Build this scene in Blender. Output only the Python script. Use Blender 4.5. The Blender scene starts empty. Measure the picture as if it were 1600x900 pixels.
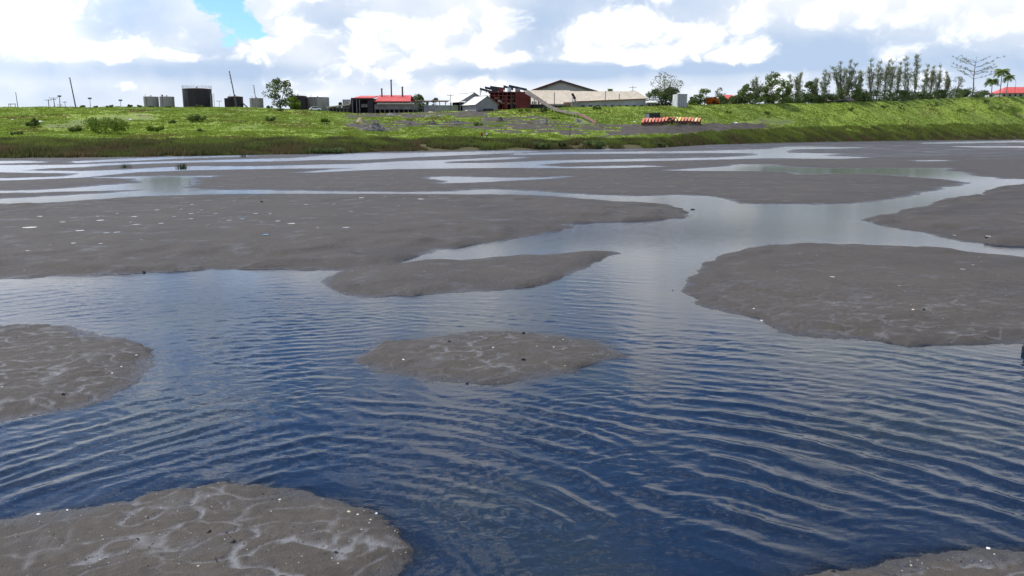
import bpy, math, random
import numpy as np
from mathutils import Vector, Matrix

SC = bpy.context.scene
COL = SC.collection
rad = math.radians

# ------------------------------------------------------------------ camera
F_PX = 1256.0                      # focal length in pixels of a 1600 px wide frame
CAM_H = 4.0                        # eye height above the water
PITCH = math.atan((450 - 206) / F_PX)
cam_d = bpy.data.cameras.new('camera')
cam_d.sensor_width = 36.0
cam_d.lens = 36.0 * F_PX / 1600.0
cam_d.clip_start = 0.1
cam_d.clip_end = 30000.0
cam = bpy.data.objects.new('camera', cam_d)
COL.objects.link(cam)
cam.location = (0, 0, CAM_H)
cam.rotation_euler = (math.pi / 2 - PITCH, 0, 0)
SC.camera = cam

# ------------------------------------------------------------------ light
SUN_EL, SUN_AZ = 60.0, -72.0       # azimuth clockwise from +Y (the viewing direction)
SKY_STRENGTH = 0.15
sun_dir = Vector((math.cos(rad(SUN_EL)) * math.sin(rad(SUN_AZ)), math.cos(rad(SUN_EL)) * math.cos(rad(SUN_AZ)), math.sin(rad(SUN_EL))))
sun_d = bpy.data.lights.new('sun', 'SUN')
sun_d.energy = 3.1
sun_d.angle = rad(0.53)
sun_d.color = (1.0, 0.95, 0.88)
sun = bpy.data.objects.new('sun', sun_d)
COL.objects.link(sun)
sun.location = (0, 0, 60)
sun.rotation_euler = sun_dir.to_track_quat('Z', 'Y').to_euler()

SC.view_settings.view_transform = 'Standard'
SC.view_settings.look = 'None'
SC.view_settings.exposure = 0.42
SC.view_settings.gamma = 1.0
SC.view_settings.use_curve_mapping = False
SC.render.engine = 'CYCLES'
SC.cycles.use_denoising = True
SC.cycles.max_bounces = 6
SC.cycles.transparent_max_bounces = 12
SC.cycles.sample_clamp_indirect = 6.0


# ------------------------------------------------------------------ node helpers
class E:
    """a node socket with arithmetic"""
    def __init__(self, nt, s): self.nt, self.s = nt, s
    def _op(self, op, *a, clamp=False):
        n = self.nt.nodes.new('ShaderNodeMath'); n.operation = op; n.use_clamp = clamp
        for i, v in enumerate((self,) + a):
            if isinstance(v, E): self.nt.links.new(v.s, n.inputs[i])
            else: n.inputs[i].default_value = float(v)
        return E(self.nt, n.outputs[0])
    def __add__(self, o): return self._op('ADD', o)
    __radd__ = __add__
    def __sub__(self, o): return self._op('SUBTRACT', o)
    def __rsub__(self, o): return (self * -1.0) + o
    def __mul__(self, o): return self._op('MULTIPLY', o)
    __rmul__ = __mul__
    def __truediv__(self, o): return self._op('DIVIDE', o)
    def pow(self, o): return self._op('POWER', o)
    def max(self, o): return self._op('MAXIMUM', o)
    def min(self, o): return self._op('MINIMUM', o)
    def exp(self): return self._op('EXPONENT')
    def abs(self): return self._op('ABSOLUTE')
    def clamp(self): return self._op('ADD', 0.0, clamp=True)
    def ss(self, a, b):
        n = self.nt.nodes.new('ShaderNodeMapRange'); n.interpolation_type = 'SMOOTHSTEP'
        self.nt.links.new(self.s, n.inputs[0]); n.inputs[1].default_value = a; n.inputs[2].default_value = b
        return E(self.nt, n.outputs[0])


def mixc(nt, fac, a, b):
    n = nt.nodes.new('ShaderNodeMix'); n.data_type = 'RGBA'
    for i, v in ((0, fac), (6, a), (7, b)):
        if isinstance(v, E): nt.links.new(v.s, n.inputs[i])
        elif i == 0: n.inputs[0].default_value = v
        else: n.inputs[i].default_value = (*v, 1.0) if len(v) == 3 else v
    return E(nt, n.outputs[2])


def noise(nt, vec, scale, detail=4, rough=0.5, dist=0.0, out=0):
    n = nt.nodes.new('ShaderNodeTexNoise')
    if vec is not None: nt.links.new(vec.s, n.inputs['Vector'])
    n.inputs['Scale'].default_value = scale; n.inputs['Detail'].default_value = detail
    n.inputs['Roughness'].default_value = rough; n.inputs['Distortion'].default_value = dist
    return E(nt, n.outputs[out])


def vmath(nt, op, a, b):
    n = nt.nodes.new('ShaderNodeVectorMath'); n.operation = op
    for i, v in enumerate((a, b)):
        if isinstance(v, E): nt.links.new(v.s, n.inputs[i])
        else: n.inputs[i].default_value = v
    return E(nt, n.outputs[0])


# ------------------------------------------------------------------ sky with cumulus
world = bpy.data.worlds.new('World')
SC.world = world
world.use_nodes = True
world.cycles.sampling_method = 'MANUAL'
world.cycles.sample_map_resolution = 512
wt = world.node_tree
wt.nodes.clear()
w_out = wt.nodes.new('ShaderNodeOutputWorld')
w_bg = wt.nodes.new('ShaderNodeBackground')
w_bg.inputs['Strength'].default_value = SKY_STRENGTH
wt.links.new(w_bg.outputs[0], w_out.inputs[0])
sky = wt.nodes.new('ShaderNodeTexSky')
sky.sky_type = 'NISHITA'
sky.sun_disc = False
sky.sun_elevation = rad(SUN_EL)
sky.sun_rotation = rad(SUN_AZ % 360)
sky.air_density = 1.0
sky.dust_density = 0.3
sky.ozone_density = 2.5
tc = wt.nodes.new('ShaderNodeTexCoord')
sp = wt.nodes.new('ShaderNodeSeparateXYZ')
wt.links.new(tc.outputs['Generated'], sp.inputs[0])
dx, dy, dz = (E(wt, sp.outputs[i]) for i in range(3))
den = dy + 1.0003
su, sv = dx * 2.0 / den, dz * 2.0 / den                    # the dome unrolled about the view direction
cb = wt.nodes.new('ShaderNodeCombineXYZ')
wt.links.new(su.s, cb.inputs[0]); wt.links.new(sv.s, cb.inputs[1])
Q = E(wt, cb.outputs[0])


def blob(px, py, rx, ry, amt):
    """soft round spot on the dome, centre and radii in photograph pixels"""
    n = wt.nodes.new('ShaderNodeVectorMath'); n.operation = 'MULTIPLY_ADD'
    a = math.atan((px - 800) / 1275.0); e = (206 - py) / 1290.0
    u0 = 2 * math.sin(a) * math.cos(e) / (1 + math.cos(a) * math.cos(e)); v0 = 2 * math.sin(e) / (1 + math.cos(a) * math.cos(e))
    kx, ky = 1290.0 / (rx * 1.7), 1290.0 / (ry * 1.7)
    wt.links.new(Q.s, n.inputs[0]); n.inputs[1].default_value = (kx, ky, 0); n.inputs[2].default_value = (-u0 * kx, -v0 * ky, 0)
    l = wt.nodes.new('ShaderNodeVectorMath'); l.operation = 'LENGTH'; wt.links.new(n.outputs[0], l.inputs[0])
    m = wt.nodes.new('ShaderNodeMapRange'); m.interpolation_type = 'SMOOTHSTEP'
    wt.links.new(l.outputs['Value'], m.inputs[0])
    m.inputs[1].default_value = 0; m.inputs[2].default_value = 1; m.inputs[3].default_value = amt; m.inputs[4].default_value = 0
    return E(wt, m.outputs[0])


def total(lst):
    s = blob(*lst[0])
    for b in lst[1:]: s = s + blob(*b)
    return s


def noise2(vec, scale, detail, rough, out=0):
    e = noise(wt, vec, scale, detail, rough, out=out); e.s.node.noise_dimensions = '2D'; return e


def cauli(vec, scale, detail):
    n = wt.nodes.new('ShaderNodeTexVoronoi'); n.voronoi_dimensions = '2D'; n.feature = 'F1'
    wt.links.new(vec.s, n.inputs['Vector']); n.inputs['Scale'].default_value = scale
    n.inputs['Detail'].default_value = detail; n.inputs['Roughness'].default_value = 0.55; n.normalize = True
    return 0.5 - E(wt, n.outputs['Distance'])


QS = vmath(wt, 'MULTIPLY', Q, (1.0, 1.35, 1.0))
wv_ = vmath(wt, 'SUBTRACT', noise2(QS, 14.0, 3, 0.55, out=1), (0.5, 0.5, 0.5))
Qw = vmath(wt, 'ADD', QS, vmath(wt, 'MULTIPLY', wv_, (0.055, 0.045, 0.0)))
Qsun = vmath(wt, 'ADD', Qw, (-0.010, 0.020, 0.0))


def density(v, det):
    return noise2(v, 6.5, 2, 0.5) * 0.75 + cauli(v, 21.0, det) * 0.46


n1, n2 = density(Qw, 3.0), density(Qsun, 1.5)
wisp = noise2(Qw, 26.0, 4, 0.6)
soft = noise2(QS, 7.0, 3, 0.5)
# blue gaps
gap = total([(360, 20, 60, 36, 0.85), (400, 62, 40, 24, 0.7), (257, 0, 26, 16, 0.9), (170, -120, 300, 75, 0.55)])
lowb = 1.0 - dz.abs().ss(0.15, 0.42)
cover = (n1 * 0.9 + (wisp - 0.5) * 0.75 + lowb * 0.50 + (1.0 - dz.abs().ss(0.04, 0.09)) * 0.3 - gap * 0.70).ss(0.47, 0.62)
# pale veil of distant cloud, bluish where it is thick
tone = total([(195, 48, 75, 40, -0.55), (180, 120, 230, 15, -0.50), (525, 35, 60, 40, -0.50), (640, 120, 200, 14, -0.35), (930, 114, 190, 13, -0.75),
              (820, 45, 60, 45, -0.30), (1265, 85, 120, 36, -0.65), (1190, 108, 170, 12, -0.45), (1030, 8, 130, 20, -0.35), (1560, 112, 120, 26, -0.35),
              (60, 30, 140, 60, 0.4), (690, 20, 110, 40, 0.35), (870, 146, 300, 10, 0.35), (1500, 40, 150, 45, 0.3)])
veil_t = (soft * 1.3 - 0.10 + tone + (wisp - 0.5) * 0.35).clamp()
K = 0.80 / SKY_STRENGTH
veil = mixc(wt, veil_t, (0.47 * K, 0.60 * K, 0.80 * K), (0.93 * K, 0.96 * K, 1.01 * K))
# sunlit cumulus heads in front of it
heads = total([(1060, -55, 110, 85, 0.28), (1350, -135, 260, 70, 0.26), (440, -15, 60, 25, 0.2), (800, -170, 200, 60, 0.15), (80, 30, 150, 60, 0.20), (60, 95, 130, 24, 0.16), (330, 92, 120, 26, 0.24), (370, 30, 60, 40, -0.3), (575, 45, 70, 55, 0.18), (700, 55, 130, 50, 0.10), (740, 88, 80, 18, 0.14),
               (980, 62, 150, 40, 0.26), (1100, 84, 110, 22, 0.22), (1450, 50, 170, 42, 0.24), (1340, 8, 40, 22, 0.2),
               (195, 45, 60, 36, -0.2), (525, 30, 50, 36, -0.2), (1260, 75, 80, 40, -0.22), (930, 118, 200, 14, -0.3), (180, 122, 200, 14, -0.25)])
mask = (n1 + heads + (wisp - 0.5) * 0.16 - (1.0 - dz.ss(0.03, 0.07)) * 0.12).ss(0.43, 0.62)
fluff = cauli(Qw, 46.0, 2.0)
lit = ((n1 - n2) * 5.0 + 0.50 + (wisp - 0.5) * 1.4 + fluff * 1.1 - 0.12).clamp().pow(1.5)
cloud = mixc(wt, mask * lit, veil, (1.28 * K, 1.27 * K, 1.27 * K))
cloud = mixc(wt, (1.0 - dz.ss(0.0, 0.05)) * 0.5, cloud, (0.82 * K, 0.88 * K, 0.96 * K))
# clouds brighten towards the sun
sdot = dx * sun_dir.x + dy * sun_dir.y + dz * sun_dir.z
gain = wt.nodes.new('ShaderNodeVectorMath'); gain.operation = 'SCALE'
wt.links.new(cloud.s, gain.inputs[0]); wt.links.new((sdot.ss(0.34, 0.80) * 1.2 + 1.0).s, gain.inputs['Scale'])
cloud = E(wt, gain.outputs[0])
blue = vmath(wt, 'MULTIPLY', E(wt, sky.outputs[0]), (0.56, 0.75, 0.98))
full = mixc(wt, cover, blue, cloud)
wt.links.new(full.s, w_bg.inputs['Color'])


# ------------------------------------------------------------------ geometry helpers
def tag(o, label=None, cat=None, group=None, kind=None):
    if label: o['label'] = label
    if cat: o['category'] = cat
    if group: o['group'] = group
    if kind: o['kind'] = kind
    return o


def np_mesh(name, verts, quads, mat, smooth=True, parent=None, attrs=None):
    """verts (n,3), quads (m,k) -> mesh object"""
    verts = np.asarray(verts, np.float32); quads = np.asarray(quads, np.int32)
    me = bpy.data.meshes.new(name)
    m, k = quads.shape
    me.vertices.add(len(verts)); me.vertices.foreach_set('co', verts.ravel())
    me.loops.add(m * k); me.loops.foreach_set('vertex_index', quads.ravel())
    me.polygons.add(m)
    me.polygons.foreach_set('loop_start', np.arange(0, m * k, k, dtype=np.int32))
    me.polygons.foreach_set('use_smooth', np.full(m, smooth))
    for an, av in (attrs or {}).items():
        a = me.attributes.new(an, 'FLOAT', 'POINT'); a.data.foreach_set('value', np.asarray(av, np.float32))
    me.update(calc_edges=True)
    if mat: me.materials.append(mat)
    o = bpy.data.objects.new(name, me); COL.objects.link(o)
    if parent: o.parent = parent
    return o


def empty(name, loc, rz=0.0, label=None, cat=None, group=None):
    o = bpy.data.objects.new(name, None); COL.objects.link(o)
    o.empty_display_size = 0.2
    o.location = loc; o.rotation_euler = (0, 0, rz)
    return tag(o, label, cat, group)


class MB:
    """collects primitives into one mesh"""
    def __init__(self): self.v, self.f = [], []
    def add(self, vs, fs):
        b = len(self.v); self.v += [tuple(map(float, p)) for p in vs]; self.f += [tuple(i + b for i in q) for q in fs]; return self
    def box(self, x0, x1, y0, y1, z0, z1):
        return self.add([(x0, y0, z0), (x1, y0, z0), (x1, y1, z0), (x0, y1, z0), (x0, y0, z1), (x1, y0, z1), (x1, y1, z1), (x0, y1, z1)],
                        [(0, 3, 2, 1), (4, 5, 6, 7), (0, 1, 5, 4), (1, 2, 6, 5), (2, 3, 7, 6), (3, 0, 4, 7)])
    def tube(self, p0, p1, r0, r1=None, n=8, caps=True):
        r1 = r0 if r1 is None else r1
        p0, p1 = Vector(p0), Vector(p1); ax = (p1 - p0).normalized()
        a = ax.orthogonal().normalized(); b = ax.cross(a)
        vs = []
        for p, r in ((p0, r0), (p1, r1)):
            for i in range(n):
                t = 2 * math.pi * i / n; vs.append(p + a * (r * math.cos(t)) + b * (r * math.sin(t)))
        fs = [(i, (i + 1) % n, n + (i + 1) % n, n + i) for i in range(n)]
        if caps: fs += [tuple(range(n - 1, -1, -1)), tuple(range(n, 2 * n))]
        return self.add(vs, fs)
    def slab(self, pts, th):
        """a quad or polygon given as points, thickened downwards by th"""
        pts = [Vector(p) for p in pts]; n = len(pts)
        lo = [p - Vector((0, 0, th)) for p in pts]
        return self.add(pts + lo, [tuple(range(n)), tuple(range(2 * n - 1, n - 1, -1))] + [(i, n + i, n + (i + 1) % n, (i + 1) % n) for i in range(n)])
    def prism(self, prof, y0, y1):
        """profile in x,z extruded along y"""
        n = len(prof)
        return self.add([(x, y0, z) for x, z in prof] + [(x, y1, z) for x, z in prof],
                        [tuple(range(n)), tuple(range(2 * n - 1, n - 1, -1))] + [(i, n + i, n + (i + 1) % n, (i + 1) % n) for i in range(n)])
    def lathe(self, prof, n=32, c=(0, 0)):
        """profile (r,z) turned about z"""
        vs, fs = [], []
        for r, z in prof:
            for i in range(n):
                t = 2 * math.pi * i / n; vs.append((c[0] + r * math.cos(t), c[1] + r * math.sin(t), z))
        for k in range(len(prof) - 1):
            for i in range(n):
                j = (i + 1) % n; fs.append((k * n + i, k * n + j, (k + 1) * n + j, (k + 1) * n + i))
        return self.add(vs, fs)
    def build(self, name, mat, parent=None, smooth=False, bevel=0.0):
        me = bpy.data.meshes.new(name); me.from_pydata(self.v, [], self.f); me.update()
        if smooth:
            me.polygons.foreach_set('use_smooth', [True] * len(me.polygons))
            try: me.set_sharp_from_angle(angle=rad(40))
            except Exception: pass
        me.materials.append(mat)
        o = bpy.data.objects.new(name, me); COL.objects.link(o)
        if parent: o.parent = parent
        if bevel:
            b = o.modifiers.new('bevel', 'BEVEL'); b.width = bevel; b.segments = 1
        return o


# numpy noise
def _hash(ix, iy, seed):
    h = (ix.astype(np.int64) * 374761393 + iy.astype(np.int64) * 668265263 + seed * 982451653) & 0x7fffffff
    h = ((h ^ (h >> 13)) * 1274126177) & 0x7fffffff
    return ((h ^ (h >> 16)) & 0xffff) / 65535.0


def perlin(x, y, seed=0):
    ix, iy = np.floor(x), np.floor(y); fx, fy = x - ix, y - iy
    u, v = fx * fx * fx * (fx * (fx * 6 - 15) + 10), fy * fy * fy * (fy * (fy * 6 - 15) + 10)
    def g(ox, oy):
        a = _hash(ix + ox, iy + oy, seed) * 2 * np.pi
        return np.cos(a) * (fx - ox) + np.sin(a) * (fy - oy)
    return ((g(0, 0) * (1 - u) + g(1, 0) * u) * (1 - v) + (g(0, 1) * (1 - u) + g(1, 1) * u) * v) * 1.41


def fbm(x, y, oct=4, seed=0, gain=0.5):
    s, a, t = 0, 1.0, 0
    for o in range(oct):
        s = s + a * perlin(x * 2 ** o, y * 2 ** o, seed + o * 17); t += a; a *= gain
    return s / t


def voronoi_edge(x, y, seed):
    """distance to the border between cells, about 0..0.5"""
    ix, iy = np.floor(x), np.floor(y)
    f1 = np.full(x.shape, 9.0); f2 = np.full(x.shape, 9.0)
    for ox in (-1, 0, 1):
        for oy in (-1, 0, 1):
            cx, cy = ix + ox, iy + oy
            px = cx + 0.1 + 0.8 * _hash(cx, cy, seed); py = cy + 0.1 + 0.8 * _hash(cx, cy, seed + 5)
            d = np.hypot(px - x, py - y)
            f2 = np.where(d < f1, f1, np.minimum(f2, d)); f1 = np.minimum(f1, d)
    return f2 - f1


def sstep(a, b, x):
    t = np.clip((x - a) / (b - a), 0, 1); return t * t * (3 - 2 * t)


# the photograph's rays
CP, SP = math.cos(PITCH), math.sin(PITCH)


def row(py):
    py = np.asarray(py, float); b = 450 - py
    t = CAM_H / (F_PX * SP - b * CP)
    return t, (F_PX * CP + b * SP) * t                    # metres per pixel across, distance


def ground(px, py):
    t, d = row(py); return (np.asarray(px, float) - 800) * t, d


def at(px, py, d):
    b = 450 - py; y = F_PX * CP + b * SP; t = d / y
    return Vector(((px - 800) * t, d, CAM_H + (b * CP - F_PX * SP) * t))


def project(x, y, z):
    z = z - CAM_H; w = y * CP - z * SP; v = y * SP + z * CP
    return 800 + F_PX * x / w, 450 - F_PX * v / w


def sdf(poly, X, Y, margin):
    """signed distance (inside positive) for points near the polygon, -margin elsewhere"""
    P = np.asarray(poly, float); out = np.full(X.shape, -margin)
    m = (X > P[:, 0].min() - margin) & (X < P[:, 0].max() + margin) & (Y > P[:, 1].min() - margin) & (Y < P[:, 1].max() + margin)
    x, y = X[m], Y[m]
    d2 = np.full(x.shape, margin * margin * 4.0); ins = np.zeros(x.shape, bool)
    for (ax, ay), (bx, by) in zip(P, np.roll(P, -1, 0)):
        ex, ey = bx - ax, by - ay; L = ex * ex + ey * ey + 1e-12
        t = np.clip(((x - ax) * ex + (y - ay) * ey) / L, 0, 1)
        d2 = np.minimum(d2, (x - ax - t * ex) ** 2 + (y - ay - t * ey) ** 2)
        c = (ay > y) != (by > y)
        if ey != 0: ins ^= c & (x < ex * (y - ay) / ey + ax)
    out[m] = np.where(ins, 1, -1) * np.minimum(np.sqrt(d2), np.where(ins, 1e9, margin))
    return out


def inpoly(poly, x, y):
    P = np.asarray(poly, float); ins = np.zeros(x.shape, bool)
    for (ax, ay), (bx, by) in zip(P, np.roll(P, -1, 0)):
        c = (ay > y) != (by > y)
        if by != ay: ins ^= c & (x < (bx - ax) * (y - ay) / (by - ay) + ax)
    return ins


# ------------------------------------------------------------------ materials
def material(name):
    m = bpy.data.materials.new(name); m.use_nodes = True
    nt = m.node_tree; nt.nodes.clear()
    out = nt.nodes.new('ShaderNodeOutputMaterial')
    return m, nt, out


def principled(nt, out, color, rough=0.7, spec=0.3, metal=0.0, bump=None):
    b = nt.nodes.new('ShaderNodeBsdfPrincipled')
    for k, v in (('Base Color', color), ('Roughness', rough), ('Metallic', metal), ('Specular IOR Level', spec)):
        if isinstance(v, E): nt.links.new(v.s, b.inputs[k])
        elif k == 'Base Color': b.inputs[k].default_value = (*v, 1)
        else: b.inputs[k].default_value = v
    if bump:
        h, strength, dist = bump
        bn = nt.nodes.new('ShaderNodeBump'); bn.inputs['Strength'].default_value = strength; bn.inputs['Distance'].default_value = dist
        nt.links.new(h.s, bn.inputs['Height']); nt.links.new(bn.outputs[0], b.inputs['Normal'])
    nt.links.new(b.outputs[0], out.inputs[0])
    return b


def attr(nt, name):
    n = nt.nodes.new('ShaderNodeAttribute'); n.attribute_name = name; return E(nt, n.outputs['Fac'])


def objco(nt):
    n = nt.nodes.new('ShaderNodeTexCoord'); return E(nt, n.outputs['Object'])


def geopos(nt):
    n = nt.nodes.new('ShaderNodeNewGeometry'); return E(nt, n.outputs['Position'])


_cache = {}


def paint(name, color, rough=0.7, var=0.18, scale=0.6, metal=0.0, rust=None, streak=False):
    """weathered paint, metal or concrete"""
    if name in _cache: return _cache[name]
    m, nt, out = material(name)
    P = objco(nt)
    if streak: P = vmath(nt, 'MULTIPLY', P, (1.0, 1.0, 0.15))
    n = noise(nt, P, scale, 5, 0.6)
    lo = tuple(c * (1 - var) for c in color); hi = tuple(min(1, c * (1 + var)) for c in color)
    c = mixc(nt, n.ss(0.3, 0.7), lo, hi)
    if rust:
        c = mixc(nt, noise(nt, P, scale * 2.3, 6, 0.65).ss(0.54, 0.68) * 0.75, c, rust)
    principled(nt, out, c, rough, 0.3, metal)
    _cache[name] = m
    return m

# ------------------------------------------------------------------ the lake: mud flats, bed, water
MUD = {   # outlines at the waterline, photograph pixels
    'A': [(-1500, 350), (-400, 322), (0, 322), (120, 316), (300, 308), (700, 308), (870, 311), (960, 316), (1020, 319), (1050, 322), (1070, 328), (1076, 333), (1083, 338), (1068, 341),
          (1040, 344), (1000, 346.5), (950, 348), (905, 349.5), (885, 352), (899, 354), (870, 363), (830, 369.5), (800, 374), (740, 383), (690, 391), (650, 402), (628, 411), (600, 416),
          (560, 421), (530, 424), (480, 422), (440, 420), (400, 420), (330, 421), (270, 424), (220, 427), (170, 430), (100, 431.5), (60, 434), (0, 436.5), (-300, 452), (-1500, 470)],
    'B': [(530, 422), (512, 431), (497, 440), (502, 446), (512, 453), (535, 458), (560, 465), (590, 465.5), (620, 462), (680, 460), (720, 458), (740, 456), (780, 454), (820, 449),
          (850, 444), (870, 438), (885, 431), (905, 424), (930, 412), (945, 404), (960, 399), (970, 396), (955, 392), (930, 391), (880, 395.5), (800, 401), (720, 406), (660, 408.5),
          (625, 412.5), (610, 410), (560, 416)],
    'C': [(553, 563), (570, 551), (588, 543), (600, 535), (650, 530), (700, 521), (750, 517), (800, 518), (850, 523), (880, 524), (900, 528), (930, 532), (952, 540), (970, 551),
          (988, 558), (962, 562), (935, 567), (905, 577), (914, 583), (880, 585), (850, 587.5), (820, 594), (790, 600), (770, 603), (745, 602), (730, 599), (690, 598), (650, 592),
          (610, 586), (582, 582), (575, 576), (579, 570), (562, 568)],
    'D': [(-900, 480), (-300, 505), (0, 511), (30, 508), (80, 507), (115, 509), (130, 517), (160, 523), (190, 528), (215, 538), (240, 547), (245, 557), (240, 570), (225, 590),
          (200, 607), (170, 623), (130, 636), (80, 647), (0, 660), (-300, 700), (-900, 760)],
    'E': [(-900, 1000), (-300, 868), (0, 813), (50, 803), (100, 795), (150, 792), (200, 782), (240, 770), (290, 763), (350, 757), (410, 755), (450, 763), (490, 771), (530, 781),
          (560, 790), (590, 800), (598, 812), (615, 822), (622, 835), (633, 848), (650, 862), (640, 874), (622, 884), (612, 905), (625, 960), (600, 1100), (560, 1400), (500, 2600), (-2500, 2600)],
    'F': [(1180, 925), (1270, 903), (1300, 893), (1340, 886), (1380, 879), (1410, 868), (1480, 859), (1520, 854), (1560, 855), (1600, 859), (1750, 862), (2000, 840), (2600, 1100), (3200, 2600), (1400, 2600), (1250, 1100)],
    'G': [(1063, 455), (1072, 440), (1090, 425), (1100, 412), (1130, 399), (1160, 390), (1200, 383), (1250, 381), (1330, 382), (1400, 384), (1460, 388), (1520, 393), (1600, 404),
          (1800, 432), (2300, 470), (2600, 520), (2000, 560), (1800, 540), (1600, 537), (1560, 538), (1500, 540), (1420, 541), (1390, 535), (1330, 531), (1280, 530), (1240, 525),
          (1210, 518), (1195, 505), (1180, 497), (1150, 492), (1110, 483), (1095, 478), (1085, 467)],
    'H': [(1340, 343), (1375, 337), (1400, 332), (1440, 322), (1480, 310), (1530, 305), (1545, 297), (1560, 293), (1600, 288), (1900, 282), (3000, 300), (3200, 400), (2000, 410),
          (1750, 399), (1600, 385), (1560, 384), (1500, 377), (1470, 371), (1440, 363), (1400, 357), (1370, 350)],
}
WATER = [  # main river first, then the channels and pools beyond
    [(-4000, 390), (0, 380), (600, 362), (1000, 335), (1055, 326), (1068, 315), (1075, 305.5), (1100, 306), (1125, 310), (1140, 314), (1155, 318), (1200, 319.5), (1300, 319.5), (1360, 317),
     (1400, 311), (1430, 306), (1440, 302), (1480, 295.5), (1472, 293), (1500, 291), (1520, 286), (1480, 280), (1410, 275), (1370, 271.5), (1300, 271), (1255, 272.5), (1240, 269), (1200, 267), (1100, 267),
     (1045, 266), (1140, 260), (1155, 257), (1200, 257), (1225, 261), (1300, 263.5), (1400, 263), (1480, 263), (1465, 266.5), (1500, 269), (1515, 275), (1550, 277), (1560, 280), (1600, 280),
     (2200, 275), (6000, 300), (6000, 6000), (-6000, 6000)],
    [(-700, 318), (0, 299), (60, 297), (110, 294), (160, 290), (200, 287), (226, 286), (222, 283), (210, 278), (240, 276), (295, 277), (296, 290), (278, 292.5), (300, 296), (340, 297.5), (400, 297), (500, 299),
     (600, 300), (700, 300), (740, 297), (760, 296), (800, 297), (850, 300), (900, 303), (940, 305), (1000, 307), (1050, 305), (1080, 305), (1085, 325), (1080, 331), (1060, 324), (1050, 320.5), (1030, 317.5),
     (940, 312.5), (870, 306.5), (800, 303.5), (700, 303.2), (600, 302.6), (500, 302.4), (400, 302.6), (300, 304), (230, 306), (180, 309), (110, 314), (60, 317), (0, 318), (-700, 345),
     (-700, 330), (0, 311), (50, 308.5), (100, 305.5), (170, 301.5), (215, 298), (229, 296), (205, 296.5), (160, 298), (100, 299), (60, 300.5), (0, 301.5), (-700, 321)],
    [(115, 252.5), (200, 248), (250, 246), (280, 243.5), (385, 242), (385, 244.2), (290, 247), (230, 250), (120, 254.5)],
    [(-300, 253), (40, 251.5), (70, 253.5), (0, 255.5), (-300, 258)],
    [(-500, 262), (0, 258), (60, 258), (110, 257.5), (150, 256), (250, 252.5), (330, 250.5), (400, 248.6), (470, 246.5), (510, 243), (540, 240), (600, 240), (700, 238), (800, 235.8), (840, 237), (800, 239), (750, 241), (650, 245),
     (600, 248), (555, 250), (500, 249.5), (430, 252), (310, 253.5), (230, 255.5), (160, 258.5), (130, 261), (70, 263), (40, 266), (0, 268.5), (-500, 278)],
    [(-500, 272), (0, 266), (60, 267), (130, 267.5), (200, 265), (250, 262), (300, 260), (400, 260), (480, 258), (560, 256), (630, 252), (700, 250), (800, 245.5), (820, 246), (800, 248.3), (700, 252.3), (690, 255), (760, 255),
     (800, 253.6), (860, 251), (960, 249), (1060, 247.5), (1130, 246), (1180, 243), (1186, 241), (1175, 239), (1100, 238.8), (1000, 239.6), (880, 240.4), (805, 242), (805, 240), (880, 238), (1000, 237), (1100, 236), (1200, 233),
     (1230, 229), (1345, 230.5), (1310, 232), (1240, 233), (1225, 236), (1230, 239), (1312, 240.3), (1280, 243), (1352, 246), (1310, 248), (1200, 247), (1100, 249.6), (1000, 251.6), (880, 254), (835, 258),
     (880, 261), (1000, 258.6), (1035, 260), (960, 262.5), (830, 262.5), (800, 262), (700, 263), (620, 264), (560, 266), (500, 269), (470, 269.5), (520, 265), (560, 262.8), (480, 263), (400, 264), (300, 266), (210, 269), (170, 273),
     (130, 277), (60, 280), (0, 282), (-500, 292), (-500, 284), (0, 279), (70, 277), (110, 275), (125, 270.6), (60, 270), (0, 269), (-500, 276)],
    [(1435, 223.2), (1480, 222), (1600, 219.6), (2000, 218), (2000, 221), (1600, 222), (1520, 223.4), (1450, 224.4)],
    [(1490, 229), (1540, 228.6), (1620, 229), (1620, 230.6), (1530, 230.2)],
    [(1430, 250.6), (1465, 250.4), (1480, 251.4), (1440, 251.9)],
    [(938, 233.2), (950, 231), (970, 230), (966, 232), (945, 234.4)],
    [(980, 229.6), (1006, 229.4), (1004, 231), (984, 231.4)],
    [(670, 277), (700, 276), (760, 277.4), (830, 278), (886, 276), (858, 279), (800, 282), (740, 285), (690, 286), (705, 283), (680, 280)],
    [(150, 277.6), (240, 275.4), (330, 275), (330, 276.4), (250, 277.4), (200, 278.6)],
]
rows_py = np.concatenate([np.arange(214.0, 330.0, 0.5), np.arange(330.0, 620.0, 0.85), np.arange(620.0, 960.0, 1.4), np.geomspace(960, 2600, 50)])
cols_px = np.concatenate([np.linspace(-4000, -420, 36)[:-1], np.linspace(-420, -60, 60)[:-1], np.arange(-60, 1660.1, 3.9), np.linspace(1664, 2020, 60), np.linspace(2040, 5600, 36)])
T, DD = row(rows_py)
GX = (cols_px[None, :] - 800) * T[:, None]
GY = np.repeat(DD[:, None], len(cols_px), 1)
NR, NC = GX.shape
PXG = np.repeat(cols_px[None, :], NR, 0)
wob = fbm(GX * 0.9, GY * 0.9, 4, 3) * 0.22 * np.clip(GY / 20, 0.55, 3) + fbm(GX * 4, GY * 4, 3, 9) * 0.11 * sstep(45, 15, GY) + fbm(GX * 14, GY * 14, 2, 12) * 0.045 * sstep(24, 10, GY)
s_water = np.full(GX.shape, 60.0)
for i, poly in enumerate(WATER):
    p = np.array([[v[0] for v in poly], [v[1] for v in poly]])
    wx, wy = ground(p[0], np.clip(p[1], 214, 5900))
    s_water = np.minimum(s_water, -sdf(np.stack([wx, wy], 1), GX, GY, 60.0))
s_m = {}
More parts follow.
